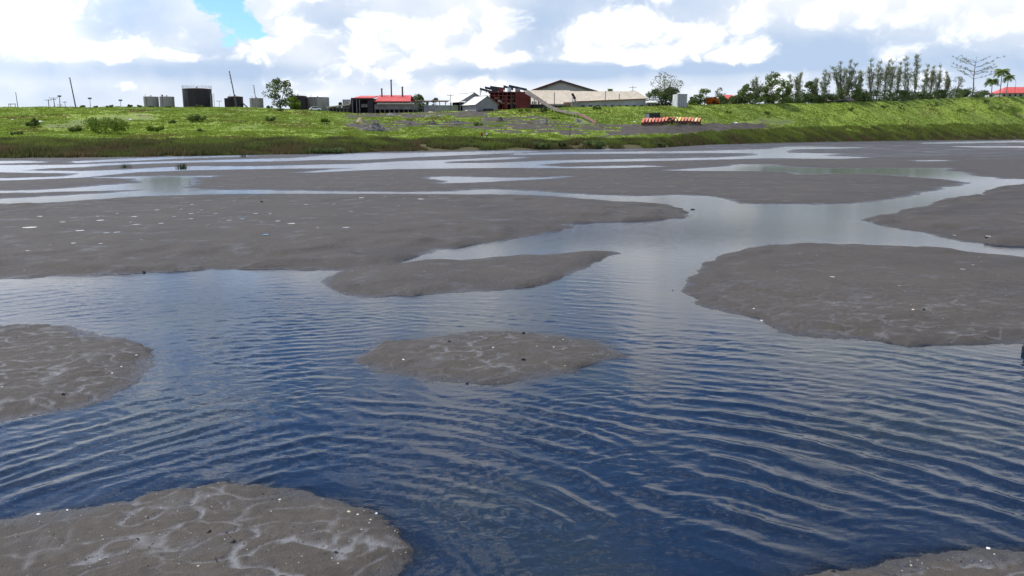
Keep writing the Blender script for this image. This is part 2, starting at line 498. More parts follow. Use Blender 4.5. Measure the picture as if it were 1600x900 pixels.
for k, poly in MUD.items():
    wx, wy = ground([v[0] for v in poly], [v[1] for v in poly])
    s_m[k] = sdf(np.stack([wx, wy], 1), GX, GY, 25.0)
keys = list(MUD)
stack = np.stack([s_water] + [s_m[k] for k in keys], 0)
owner = np.argmax(stack + np.array([-1e-3] + [0.0] * len(keys))[:, None, None], 0)
owner[(s_m['A'] > 0) & (s_m['B'] <= 0)] = keys.index('A') + 1
S = stack.max(0) + wob
PLAT = dict(A=(0.24, 1.4), B=(0.13, 0.55), C=(0.085, 0.35), D=(0.10, 0.5), E=(0.085, 0.35), F=(0.08, 0.3), G=(0.15, 0.7), H=(0.26, 1.2))
far_h = np.interp(GY, [25, 60, 150], [0.13, 0.055, 0.022]) * (1 - np.exp(-np.maximum(s_water + wob, 0) / 1.5))
Hm = np.where(S > 0, 0, -0.55 * (1 - np.exp(np.minimum(S, 0) / 0.9)))
up = np.where(s_water + wob > 0, far_h, 0)
for k in keys:
    P0, w0 = PLAT[k]; sk = s_m[k] + wob; w0 = w0 * (0.45 + 1.9 * sstep(-0.3, 0.35, fbm(GX * 0.5, GY * 0.5, 2, 25)))
    up = np.maximum(up, np.where(sk > 0, P0 * (1 - np.exp(-np.maximum(sk, 0) / w0)), 0))
near = sstep(60, 14, GY)
roll = fbm(GX * 0.25, GY * 0.25, 3, 21) * 0.05 * sstep(0.0, 2.0, S) * (0.12 + 0.88 * near)
lump = fbm(GX * 2.2, GY * 2.2, 4, 31) * 0.016 * near * sstep(0, 0.4, S)
# wrinkled, cracked skin on the near flats
ca, sa = math.cos(0.35), math.sin(0.35)
qx = (GX * ca + GY * sa); qy = (-GX * sa + GY * ca)
wx_, wy_ = fbm(GX * 1.1, GY * 1.1, 3, 41) * 0.9, fbm(GX * 1.1, GY * 1.1, 3, 47) * 0.9
ve = voronoi_edge(qx * 1.15 + wx_, qy * 2.3 + wy_ * 1.4, 7)
crack = ((1 - sstep(0.0, 0.19, ve)) ** 1.2 * sstep(-0.4, 0.15, fbm(GX * 5, GY * 5, 3, 57)) + 0.5 * (1 - sstep(0.0, 0.12, voronoi_edge(qx * 3.1 + wx_ * 2, qy * 5.0 + wy_ * 2, 8))) * sstep(0.0, 0.4, fbm(GX * 1.7, GY * 1.7, 3, 58))) * np.clip(0.35 + 1.5 * (fbm(GX * 0.8, GY * 0.8, 3, 55) + 0.22), 0, 1) * sstep(24, 11, GY) * sstep(0.02, 0.25, S)
mound = np.maximum(fbm(GX * 3.1, GY * 3.1, 2, 61) - 0.38, 0) * 0.10 * sstep(0.1, 0.5, S) * sstep(30, 12, GY)
Hm = Hm + up + roll + lump - 0.026 * crack + mound
# sunken drainage lines on the far flats; dark sediment and shadow painted in
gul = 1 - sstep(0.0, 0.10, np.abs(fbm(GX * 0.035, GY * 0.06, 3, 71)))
Hm = Hm - 0.012 * gul * sstep(30, 60, GY) * sstep(1.0, 5.0, S)
damp_shade = np.clip(np.exp(-np.maximum(S, 0) / np.clip(GY * 0.04, 0.25, 4)) * 0.6 + gul * sstep(25, 45, GY) * sstep(0.5, 3.0, S) * 0.7 + sstep(0.1, 0.4, fbm(GX * 0.12, GY * 0.3, 3, 77)) * 0.35, 0, 1)  # shore damp, drainage line sediment with painted shadow, and random blotches
verts = np.stack([GX, GY, Hm], -1).reshape(-1, 3)
idx = np.arange(NR * NC).reshape(NR, NC)
quads = np.stack([idx[1:, :-1], idx[1:, 1:], idx[:-1, 1:], idx[:-1, :-1]], -1).reshape(-1, 4)


def lake_h(x, y):
    """mud height under a world point"""
    b = rows_py[np.clip(np.searchsorted(-DD, -y) - 1, 0, NR - 1)]
    r = int(np.clip(np.searchsorted(-DD, -y), 1, NR - 1))
    px = x / T[r] + 800; c = int(np.clip(np.searchsorted(cols_px, px), 1, NC - 1))
    return float(Hm[r - 1:r + 1, c - 1:c + 1].max())


def mud_material():
    m, nt, out = material('asphalt_mud')
    P = geopos(nt); cr = attr(nt, 'crack'); ht = attr(nt, 'hgt')
    big = noise(nt, P, 0.35, 4, 0.6); fine = noise(nt, P, 9.0, 6, 0.65); grit = noise(nt, P, 55.0, 3, 0.6)
    c = mixc(nt, big.ss(0.3, 0.72), (0.0485, 0.0400, 0.0290), (0.0665, 0.0555, 0.0412))
    c = mixc(nt, fine.ss(0.35, 0.75) * 0.75, c, (0.092, 0.074, 0.055))
    c = mixc(nt, noise(nt, P, 22.0, 4, 0.7).ss(0.5, 0.7) * 0.45, c, (0.050, 0.044, 0.039))
    c = mixc(nt, noise(nt, P, 1.3, 5, 0.6).ss(0.58, 0.75) * 0.4, c, (0.044, 0.039, 0.036))
    silver = (cr * (fine * 2.0 + 0.15)).clamp()
    c = mixc(nt, silver * 0.85, c, (0.200, 0.195, 0.190))
    c = mixc(nt, grit.ss(0.66, 0.72) * 0.5, c, (0.030, 0.027, 0.025))
    c = mixc(nt, noise(nt, vmath(nt, 'ADD', P, (7.0, 3.0, 1.0)), 38.0, 2, 0.5).ss(0.72, 0.76) * 0.35, c, (0.26, 0.25, 0.24))
    c = mixc(nt, cr.ss(0.25, 0.6) * noise(nt, P, 16.0, 3, 0.6).ss(0.60, 0.67) * 0.85, c, (0.020, 0.017, 0.015))
    c = mixc(nt, attr(nt, 'damp_shade') * (fine * 0.8 + 0.2), c, (0.040, 0.035, 0.032))
    wet = 1.0 - (ht + (fine - 0.5) * 0.02).ss(0.004, 0.035)
    c = mixc(nt, wet * 0.75, c, (0.024, 0.021, 0.020))
    sheen = noise(nt, P, 0.9, 4, 0.65).ss(0.52, 0.70)
    c = mixc(nt, sheen * 0.35, c, (0.052, 0.045, 0.039))
    rough = 0.80 - wet * 0.45 - silver * 0.30 - sheen * 0.28
    hgt = fine * 0.6 + grit * 0.25 + noise(nt, P, 2.6, 4, 0.6) * 0.8
    principled(nt, out, c, rough, 0.35, bump=(hgt, 1.0, 0.055))
    return m


M_MUD = mud_material()
m, nt, out = material('lake_bed_silt')
principled(nt, out, mixc(nt, noise(nt, geopos(nt), 1.5, 4, 0.6).ss(0.35, 0.7), (0.020, 0.018, 0.015), (0.045, 0.038, 0.028)), 0.6)
M_BED = m
MUD_LABEL = {
    'A': ('broad grey mud flat dotted with small white puddles', ),
    'B': ('narrow grey mud bar tapering to a point in the river', ),
    'C': ('small oval mud island alone in the rippled water', ),
    'D': ('rounded mud flat jutting in from the left edge', ),
    'E': ('near mud bank with pale cracks in the lower left corner', ),
    'F': ('low strip of mud in the lower right corner', ),
    'G': ('large smooth grey mud flat on the right, above the wide ripples', ),
    'H': ('mud spit with rough dark rim on the right, beyond the side channel', ),
}
fo = owner[1:, 1:].reshape(-1)
fs = np.maximum.reduce([S[1:, :-1], S[1:, 1:], S[:-1, 1:], S[:-1, :-1]]).reshape(-1)
part_id = np.where(fs > -0.25, fo, -1)
for pid in [-1, 0] + list(range(1, len(keys) + 1)):
    q = quads[part_id == pid]
    u, inv = np.unique(q, return_inverse=True)
    nm = 'lake_bed' if pid < 0 else 'mud_flat'
    o = np_mesh(nm, verts[u], inv.reshape(-1, 4), M_BED if pid < 0 else M_MUD, attrs={'crack': crack.reshape(-1)[u], 'damp_shade': damp_shade.reshape(-1)[u], 'hgt': Hm.reshape(-1)[u]})
    if pid < 0: tag(o, 'dark silty lake bed under the water', kind='structure')
    elif pid == 0: tag(o, 'distant mud flats threaded by thin shining channels', kind='structure')
    else: tag(o, MUD_LABEL[keys[pid - 1]][0], kind='structure')

# water surface with real ripples
def train(c, lam, amp, seed, warpk=0.42, sharp=1.7):
    r = np.hypot(GX - c[0], GY - c[1]) + warpk * fbm(GX * 0.45, GY * 0.45, 3, seed) + 0.05 * fbm(GX * 2.2, GY * 2.2, 2, seed + 3)
    s = np.sin(2 * np.pi * r / lam) * 0.5 + 0.5
    return amp * (s ** sharp - 0.4)


def patch(seed, sc, lo=-0.25, hi=0.35):
    return sstep(lo, hi, fbm(GX * sc, GY * sc, 2, seed))


open_w = sstep(0.0, 1.2, -S)
fade = sstep(30, 17, GY)
c1 = (-1.3, 5.0)
c2 = tuple(float(v) for v in ground(480, 440))
c3 = tuple(float(v) for v in ground(1750, 1500))
PYG = np.repeat(rows_py[:, None], NC, 1)
zone_front = sstep(590, 680, PYG)
right = sstep(700, 1250, PXG)
mR = sstep(420, 620, PXG); mRR = sstep(900, 1150, PXG)
def mix3(lam, amp, seed, **k):
    return train((0.8, 4.5), lam, amp, seed, **k) * (1 - mR) + train((-3.0, 5.5), lam, amp, seed + 1, **k) * mR * (1 - mRR) + train((-1.0, 3.0), lam, amp, seed + 2, **k) * mRR
W = mix3(0.55, 0.033, 101, sharp=2.4) * (0.25 + 0.75 * patch(111, 0.45)) * (0.35 + 0.65 * zone_front) * (0.75 + 0.35 * right)
W += mix3(0.29, 0.009, 131) * (0.2 + 0.8 * patch(141, 0.6)) * (0.5 + 0.5 * zone_front)
W += train((-3.5, 2.0), 0.83, 0.010, 151, 0.5) * patch(161, 0.3) * zone_front
W += train(c2, 0.27, 0.0050, 171, 0.2) * np.exp(-(((PXG - 430) / 260) ** 2 + ((PYG - 520) / 60) ** 2))
W += train(c3, 0.42, 0.005, 181) * patch(191, 0.5) * right
W += train((-9, 3), 0.33, 0.005, 201) * patch(211, 0.5) * (1 - right)
W += fbm(GX * 3.5, GY * 6.0, 4, 221) * 0.013 * (0.3 + 0.7 * patch(231, 0.5))
W += train((4.5, 2.0), 0.21, 0.0030, 241, 0.3) * patch(251, 0.7) * sstep(15, 9, GY) + train((-7.0, 9.0), 0.17, 0.0032, 261, 0.3) * patch(271, 0.8) * sstep(14, 8, GY)
W *= 1 - 0.45 * sstep(800, 900, PYG)
W *= fade * (0.30 + 0.70 * open_w)
calm = np.exp(-(((PXG - 1080) / 130) ** 2 + ((PYG - 470) / 60) ** 2))
W *= 1 - 0.7 * calm
chop = np.exp(-(((PXG - 960) / 300) ** 2 + ((PYG - 362) / 24) ** 2)) + 0.6 * np.exp(-(((PXG - 250) / 330) ** 2 + ((PYG - 480) / 32) ** 2)) 
mirror = np.exp(-(((PXG - 262) / 60) ** 2 + ((PYG - 288) / 14) ** 2) ** 2) + np.exp(-(((PXG - 1340) / 230) ** 2 + ((PYG - 268) / 16) ** 2) ** 2)
chop = np.maximum(chop * 0.75, sstep(28, 40, GY) * 0.05) * (1 - 0.9 * np.clip(mirror, 0, 1))
rgh = 0.03 + (sstep(27, 66, GY) * 0.20 + 0.05 * calm * 0) * (1 - np.where(PXG < 500, 0.97, 0.62) * np.clip(mirror, 0, 1))
q = quads[np.minimum.reduce([Hm[1:, :-1], Hm[1:, 1:], Hm[:-1, 1:], Hm[:-1, :-1]]).reshape(-1) < 0.03]
u, inv = np.unique(q, return_inverse=True)
wv = np.stack([GX, GY, W], -1).reshape(-1, 3)[u]
m, nt, out = material('lake_water')
P = geopos(nt); dep = attr(nt, 'depth'); chp = attr(nt, 'chop'); dist = attr(nt, 'dist')
Pa = vmath(nt, 'MULTIPLY', P, (1.0, 1.9, 1.0))
hN = noise(nt, Pa, 2.4, 4, 0.6) * 0.6 + noise(nt, Pa, 9.0, 3, 0.55) * 0.18
bn = nt.nodes.new('ShaderNodeBump')
nt.links.new(hN.s, bn.inputs['Height'])
nt.links.new((chp * 0.05 + 0.010).s, bn.inputs['Distance']); bn.inputs['Strength'].default_value = 1.0
fr = nt.nodes.new('ShaderNodeFresnel'); fr.inputs['IOR'].default_value = 1.333
nt.links.new(bn.outputs[0], fr.inputs['Normal'])
gl = nt.nodes.new('ShaderNodeBsdfGlossy'); nt.links.new(attr(nt, 'rgh').s, gl.inputs['Roughness'])
nt.links.new(bn.outputs[0], gl.inputs['Normal'])
df = nt.nodes.new('ShaderNodeBsdfDiffuse')
nt.links.new(mixc(nt, noise(nt, P, 0.22, 2, 0.5).ss(0.45, 0.7) * 0.7, (0.007, 0.016, 0.034), (0.024, 0.032, 0.032)).s, df.inputs['Color'])
tr = nt.nodes.new('ShaderNodeBsdfTransparent'); tr.inputs['Color'].default_value = (0.75, 0.78, 0.74, 1)
mb = nt.nodes.new('ShaderNodeMixShader'); nt.links.new((dep.max(0.0) * -16.0).exp().s, mb.inputs[0])
nt.links.new(df.outputs[0], mb.inputs[1]); nt.links.new(tr.outputs[0], mb.inputs[2])
ms = nt.nodes.new('ShaderNodeMixShader'); nt.links.new(fr.outputs[0], ms.inputs[0])
nt.links.new(mb.outputs[0], ms.inputs[1]); nt.links.new(gl.outputs[0], ms.inputs[2])
nt.links.new(ms.outputs[0], out.inputs[0])
M_WATER = m
water = np_mesh('lake_water', wv, inv.reshape(-1, 4), M_WATER,
                attrs={'depth': -Hm.reshape(-1)[u], 'chop': chop.reshape(-1)[u], 'rgh': rgh.reshape(-1)[u], 'dist': GY.reshape(-1)[u]})
tag(water, 'rippled blue river and channels winding between mud flats', kind='structure')

# ------------------------------------------------------------------ the far bank
B_PX = np.array([-3000, -400, 0, 150, 300, 430, 540, 600, 700, 830, 1000, 1040, 1100, 1300, 1450, 1600, 1800, 4500], float)
B_SH = np.array([252, 249, 247, 246, 243.5, 241.5, 239.5, 237, 235.5, 234, 232, 230.5, 226.5, 221.5, 219.5, 218, 217.5, 217], float)
B_DS = row(B_SH)[1]
R_PX = np.array([-3000, -400, 0, 230, 400, 440, 480, 510, 560, 650, 700, 760, 830, 900, 1000, 1060, 1150, 1300, 1400, 1450, 1500, 1600, 1800, 4500], float)
R_PY = np.array([169, 169, 168, 168, 168, 170, 172.5, 174.5, 177, 176, 174, 172.5, 170, 167.5, 166.5, 165, 163, 160.5, 157.5, 154.5, 152, 151, 150, 150], float)
R_D = np.interp(R_PX, [-3000, 0, 300, 700, 1000, 1150, 1300, 1450, 1600, 1800, 4500], [288, 290, 292, 298, 318, 352, 405, 460, 525, 560, 600])
R_Z = np.array([at(0, p, d).z for p, d in zip(R_PY, R_D)])


def bank(x, y):
    x = np.asarray(x, float); y = np.asarray(y, float)
    px = 800 + x / y * 1272
    ds, dr, zr = np.interp(px, B_PX, B_DS), np.interp(px, R_PX, R_D), np.interp(px, R_PX, R_Z)
    s = y - ds; a = s / (dr - ds)
    z = np.where(s < 0, 0.06 * s, 0.95 * (1 - np.exp(-np.maximum(s, 0) / 6)) + (zr - 0.95) * np.clip(a, 0, 1) ** 1.12)
    z = np.where(a > 1, zr - 0.004 * (y - dr) - 0.000001 * (y - dr) ** 2, z)
    n = fbm(x / 22, y / 22, 3, 301) * 0.55 + fbm(x / 5, y / 5, 2, 311) * 0.16
    return z + n * sstep(0, 25, s) * np.clip(1.6 - a, 0.25, 1), s, a


def bz(x, y): return float(bank(np.array([x]), np.array([y]))[0][0])


bcol = np.concatenate([np.linspace(-3000, -140, 60)[:-1], np.arange(-140, 1740, 4.0), np.linspace(1744, 4500, 60)])
bt = np.concatenate([np.linspace(-0.06, 1.0, 170), 1 + np.array([0.02, 0.05, 0.1, 0.15, 0.2, 0.3, 0.45, 0.7, 1.0, 1.6, 2.5, 4.0, 7, 12, 20])])
bds, bdr = np.interp(bcol, B_PX, B_DS), np.interp(bcol, R_PX, R_D)
BY = bds[None, :] + bt[:, None] * (bdr - bds)[None, :]
BX = (bcol[None, :] - 800) / 1272 * BY
BZ, BS, BA = bank(BX, BY)
BZ = np.maximum(BZ, -6)
bpx, bpy_ = project(BX, BY, BZ)
DIRT = [
    [(880, 213), (870, 203), (900, 196), (940, 193), (1000, 194), (1100, 193), (1140, 191.5), (1200, 194), (1196, 200), (1150, 206), (1080, 208.5), (1000, 210), (940, 212)],
    [(540, 192), (556, 187), (600, 188), (680, 190), (740, 190), (755, 181), (800, 181), (845, 180), (870, 188), (905, 195), (875, 205), (835, 211), (760, 204), (700, 197), (640, 199), (605, 205), (570, 204), (545, 200)],
    [(530, 183), (545, 177), (640, 175), (700, 170), (760, 172), (805, 177), (765, 185), (700, 181.5), (640, 184), (560, 183)],
    [(65, 197), (100, 190), (150, 182), (205, 176), (262, 181), (215, 188), (120, 198), (80, 201)],
    [(1148, 192), (1195, 184), (1245, 187), (1225, 195)],
    [(355, 201), (390, 196), (410, 199), (375, 204)],
    [(900, 197), (908, 182), (930, 184), (935, 195)],
]
dn = fbm(BX / 7, BY / 7, 3, 321)
dirt = np.zeros(BX.shape)
for k, poly in enumerate(DIRT):
    jx, jy = bpx + dn * 22, bpy_ + dn * 5
    dirt = np.maximum(dirt, inpoly(poly, jx, jy) * (1.0 if k < 3 else 0.44))
dirt = np.clip(dirt - sstep(0.02, 0.22, fbm(BX / 9, BY / 4, 3, 331)) * 0.9 * (np.abs(bpx - 740) < 230), 0, 1)
M_SAND = None
m, nt, out = material('bank_turf')
P = geopos(nt); di = attr(nt, 'dirt'); sh = attr(nt, 'shore')
nb = noise(nt, P, 0.035, 5, 0.62); nf = noise(nt, P, 0.5, 5, 0.6)
c = mixc(nt, nb.ss(0.36, 0.64), (0.160, 0.215, 0.042), (0.250, 0.320, 0.050))
c = mixc(nt, nf.ss(0.5, 0.7) * 0.5, c, (0.095, 0.105, 0.036))
c = mixc(nt, noise(nt, P, 0.09, 4, 0.6).ss(0.6, 0.72) * 0.55, c, (0.130, 0.115, 0.055))
c = mixc(nt, 1.0 - (sh + (nf - 0.5) * 8.0).ss(4.0, 24.0), c, (0.090, 0.080, 0.036))
dc = mixc(nt, nf.ss(0.3, 0.7), (0.062, 0.051, 0.041), (0.102, 0.086, 0.070))
dc = mixc(nt, noise(nt, P, 0.16, 4, 0.6).ss(0.55, 0.7) * 0.6, dc, (0.145, 0.125, 0.103))
c = mixc(nt, (di + (nf - 0.5) * 0.5).ss(0.35, 0.6), c, dc)
principled(nt, out, c, 0.9, 0.1, bump=(nf, 0.5, 0.4))
nb_r, nb_c = BX.shape
bi = np.arange(nb_r * nb_c).reshape(nb_r, nb_c)
bq = np.stack([bi[:-1, :-1], bi[:-1, 1:], bi[1:, 1:], bi[1:, :-1]], -1).reshape(-1, 4)
bko = np_mesh('grassy_bank', np.stack([BX, BY, BZ], -1).reshape(-1, 3), bq, m, attrs={'dirt': dirt.reshape(-1), 'shore': BS.reshape(-1)})
tag(bko, 'green grassy bank rising beyond the lake to the skyline', kind='structure')

# ------------------------------------------------------------------ foliage
def leaf_material(name, lo, mid, hi, trans=0.45):
    if name in _cache: return _cache[name]
    m, nt, out = material(name)
    t = attr(nt, 'tint')
    c = mixc(nt, t.ss(0.0, 0.5), lo, mid); c = mixc(nt, t.ss(0.5, 1.0), c, hi)
    d = nt.nodes.new('ShaderNodeBsdfDiffuse'); tl = nt.nodes.new('ShaderNodeBsdfTranslucent')
    nt.links.new(c.s, d.inputs[0]); nt.links.new(c.s, tl.inputs[0])
    mx = nt.nodes.new('ShaderNodeMixShader'); mx.inputs[0].default_value = trans
    nt.links.new(d.outputs[0], mx.inputs[1]); nt.links.new(tl.outputs[0], mx.inputs[2])
    nt.links.new(mx.outputs[0], out.inputs[0])
    _cache[name] = m
    return m


M_GRASS = leaf_material('meadow_grass', (0.190, 0.165, 0.055), (0.215, 0.280, 0.046), (0.265, 0.345, 0.060), 0.5)
M_REED = leaf_material('shore_sedge', (0.165, 0.125, 0.062), (0.125, 0.135, 0.046), (0.190, 0.230, 0.052), 0.45)


def blades(X, Y, Z, hgt, wid, tint, per, rng, lean=0.35):
    """per triangular blades at each root"""
    n = len(X); N = n * per
    X, Y, Z, hgt, wid, tint = (np.repeat(a, per) for a in (X, Y, Z, hgt, wid, tint))
    a = rng.uniform(0, np.pi, N); ox, oy = rng.normal(0, 0.25, N), rng.normal(0, 0.25, N)
    h = hgt * rng.uniform(0.55, 1.1, N); w = wid * rng.uniform(0.6, 1.2, N)
    lx, ly = rng.normal(0, lean, N) * h, rng.normal(0, lean, N) * h
    v = np.empty((N, 3, 3))
    v[:, 0] = np.stack([X + ox - np.cos(a) * w, Y + oy - np.sin(a) * w, Z - 0.08], 1)
    v[:, 1] = np.stack([X + ox + np.cos(a) * w, Y + oy + np.sin(a) * w, Z - 0.08], 1)
    v[:, 2] = np.stack([X + ox + lx, Y + oy + ly, Z + h], 1)
    tt = np.repeat(np.clip(tint + rng.normal(0, 0.06, N), 0, 1), 3)
    return v.reshape(-1, 3), np.arange(N * 3).reshape(-1, 3), tt


rng = np.random.default_rng(5)
def scatter(n, tmin, tmax, pxa=-90, pxb=1690):
    px = rng.uniform(pxa, pxb, n); t = rng.uniform(tmin, tmax, n)
    ds, dr = np.interp(px, B_PX, B_DS), np.interp(px, R_PX, R_D)
    y = ds + t * (dr - ds); x = (px - 800) / 1272 * y
    z, s, a = bank(x, y); qx, qy = project(x, y, z)
    ci = np.clip(np.searchsorted(bcol, px), 0, len(bcol) - 1); ri = np.clip(np.searchsorted(bt, t), 0, len(bt) - 1)
    return x, y, z, s, qx, qy, dirt[ri, ci]


x, y, z, s, qx, qy, dd = scatter(70000, 0.06, 1.06)
keep = (dd < 0.35) & (s > 9)
x, y, z, s = x[keep], y[keep], z[keep], s[keep]
nz = fbm(x / 16, y / 30, 3, 341)
tint = np.clip(0.54 + nz * 1.1 + 0.12 * fbm(x / 3, y / 3, 2, 351), 0, 1)
hg = np.clip(0.32 + 0.5 * fbm(x / 6, y / 9, 3, 361), 0.12, 0.9)
v, q, tt = blades(x, y, z, hg, np.full(len(x), 0.16), tint, 5, rng)
tag(np_mesh('meadow_grass', v, q, M_GRASS, False, attrs={'tint': tt}), 'bright green grass covering the far bank', kind='stuff')

n = 60000
px = rng.uniform(-90, 1690, n); s = np.abs(rng.uniform(0, 1, n)) * 24 - 0.5
wid = np.interp(px, [0, 500, 620, 760, 830, 900, 1040, 1100, 1600], [24, 24, 20, 20, 8, 13, 13, 22, 30])
s = s * wid / 24
y = np.interp(px, B_PX, B_DS) + s + fbm(px / 40, px * 0, 2, 371) * 3; x = (px - 800) / 1272 * y
ok = fbm(x / 9, y / 9, 2, 381) > -0.42
ok &= ~((px > 640) & (px < 1060) & (fbm(x / 6, y / 6, 2, 383) < -0.02) & (s < 8))
x, y, s, px = x[ok], y[ok], s[ok], px[ok]
z = bank(x, y)[0]
tint = np.clip(0.32 + 1.3 * fbm(x / 9, y / 9, 3, 391) + s / 36 + (px > 1100) * 0.12, 0, 1)
hg = np.clip(0.95 + 1.3 * fbm(x / 10, y / 7, 3, 401), 0.3, 2.2) * np.interp(s, [0, 3, 30], [0.8, 1.05, 0.75])
v, q, tt = blades(x, y, z, hg, np.full(len(x), 0.13), tint, 4, rng, 0.16)
tag(np_mesh('shore_sedge', v, q, M_REED, False, attrs={'tint': tt}), 'dark olive band of tall sedge along the far shore', kind='stuff')

# ------------------------------------------------------------------ frames for things on the bank
class Fr:
    """local frame of a thing that stands on the bank at photograph column px and distance d"""
    def __init__(self, px, d, sink=0.25, z=None):
        self.px, self.d = px, d
        x = (px - 800) * d / 1287.0
        self.k = d / 1287.0
        self.loc = Vector((x, d, (bz(x, d) if z is None else z) - sink))
    def x(self, px): return (px - self.px) * self.k
    def z(self, py, dy=0.0): return at(self.px, py, self.d + dy).z - self.loc.z


def tree_d(px, extra=8): return float(np.interp(px, R_PX, R_D)) + extra


G_DARKLEAF = ((0.072, 0.095, 0.042), (0.125, 0.165, 0.062), (0.200, 0.245, 0.085))
G_MID = ((0.085, 0.115, 0.042), (0.155, 0.205, 0.060), (0.240, 0.295, 0.085))
G_BRIGHT = ((0.090, 0.135, 0.028), (0.170, 0.240, 0.042), (0.270, 0.340, 0.060))
G_GREY = ((0.15, 0.16, 0.105), (0.235, 0.25, 0.16), (0.33, 0.345, 0.215))
M_LEAF = {'dark': leaf_material('dark_leaves', *G_DARKLEAF), 'mid': leaf_material('mid_green_leaves', *G_MID), 'bright': leaf_material('bright_leaves', *G_BRIGHT),
          'grey': leaf_material('grey_green_needles', *G_GREY), 'flame': leaf_material('flame_flowers', (0.10, 0.09, 0.02), (0.34, 0.10, 0.02), (0.48, 0.13, 0.03))}
M_BARK = paint('bark', (0.105, 0.088, 0.070), 0.9, 0.3, 3.0)
M_PALEBARK = paint('pale_bark', (0.20, 0.18, 0.155), 0.9, 0.25, 3.0)


def cards(C, size, rng, aspect=1.0, upright=0.0, tint=None, flat=0.0):
    """a bent leaf clump (two triangles sharing an edge) at each centre"""
    n = len(C); size = np.broadcast_to(size, (n,)) * rng.uniform(0.6, 1.35, n)
    a = rng.normal(0, 1, (n, 3)); a[:, 2] = a[:, 2] * (1 - flat) + upright * 3; a /= np.linalg.norm(a, axis=1)[:, None]
    b = rng.normal(0, 1, (n, 3)); b -= (b * a).sum(1)[:, None] * a; b /= np.linalg.norm(b, axis=1)[:, None]
    c = np.cross(a, b); L = size[:, None] * aspect ** 0.5; Wd = size[:, None] / aspect ** 0.5
    v = np.empty((n, 4, 3))
    v[:, 0] = C - a * L * 0.6; v[:, 1] = C + b * Wd * 0.5 + c * Wd * 0.15; v[:, 2] = C + a * L * 0.6; v[:, 3] = C - b * Wd * 0.5 + c * Wd * 0.15
    i = np.arange(n)[:, None] * 4
    f = np.concatenate([i + np.array([[0, 1, 2]]), i + np.array([[0, 2, 3]])], 0)
    t = rng.uniform(0.2, 0.8, n) if tint is None else np.clip(tint + rng.normal(0, 0.13, n), 0, 1)
    return v.reshape(-1, 3), f, np.repeat(t, 4)


def clumps(cent, rads, per, rng):
    """points spread through ellipsoidal clumps, with a tint that differs from clump to clump"""
    C, Tn = [], []
    for (c, r) in zip(cent, rads):
        d = rng.normal(0, 1, (per, 3)); d /= np.linalg.norm(d, axis=1)[:, None]
        C.append(np.asarray(c) + d * (rng.uniform(0.25, 1.0, per) ** 0.5)[:, None] * np.asarray(r)); Tn.append(np.full(per, rng.uniform(0.25, 0.75)))
    return np.concatenate(C), np.concatenate(Tn)


def branch(mb, p, q, r0, r1, rng, n=4, wob=0.08):
    p, q = Vector(p), Vector(q); L = (q - p).length; pts = [p]
    for i in range(1, n + 1):
        w = p.lerp(q, i / n)
        if i < n: w = w + Vector(rng.normal(0, wob * L / n, 3))
        pts.append(w)
    for i in range(n):
        ra, rb = r0 + (r1 - r0) * i / n, r0 + (r1 - r0) * (i + 1) / n
        mb.tube(pts[i], pts[i + 1], ra, rb, 6, caps=(i == n - 1))
    return pts


def broadleaf(px, top, w, label, leaf='mid', d=None, seed=0, low=0.18, n_cl=32, per=90, size=0.46, group=None, name='broadleaf_tree', base_dx=0.0, squash=1.0, bark=None, skew=0.0):
    """crown of leaf clumps on a forked trunk; w = crown width in photograph pixels"""
    rng = np.random.default_rng(seed + 1000)
    fr = Fr(px, d or tree_d(px)); Ht = fr.z(top); R = w * fr.k / 2
    root = empty(name, fr.loc, 0, label, 'tree', group)
    cent, rd = [], []
    tr = MB(); fork = Ht * (low + 0.12); tr_r = max(0.14, Ht * 0.028)
    branch(tr, (0, 0, 0), (skew * 0.3, 0, fork), tr_r, tr_r * 0.75, rng)
    zc, hz = Ht * (1 + low) / 2, Ht * (1 - low) / 2
    for i in range(n_cl):
        u = rng.uniform(-1, 1); a = rng.uniform(0, 2 * np.pi); rr = math.sqrt(max(0.0, 1 - abs(u) ** 2.2)) * rng.uniform(0.45, 0.95)
        c = (R * rr * math.cos(a) * (1.0 - 0.15 * u) + skew * (0.5 + 0.5 * u), R * rr * math.sin(a), zc + hz * u * 0.88)
        cent.append(c); q = R * rng.uniform(0.27, 0.46); rd.append((q, q, q * 0.75 * squash))
        if i % 3 == 0: branch(tr, (skew * 0.3, 0, fork * rng.uniform(0.7, 1.0)), c, tr_r * 0.45, 0.04, rng)
    tr.build('trunk', bark or M_BARK, root, True)
    C, Tn = clumps(cent, rd, per, rng)
    v, f, t = cards(C, size, rng, 1.5, tint=Tn)
    np_mesh('crown', v, f, M_LEAF[leaf], False, root, {'tint': t})
    return root


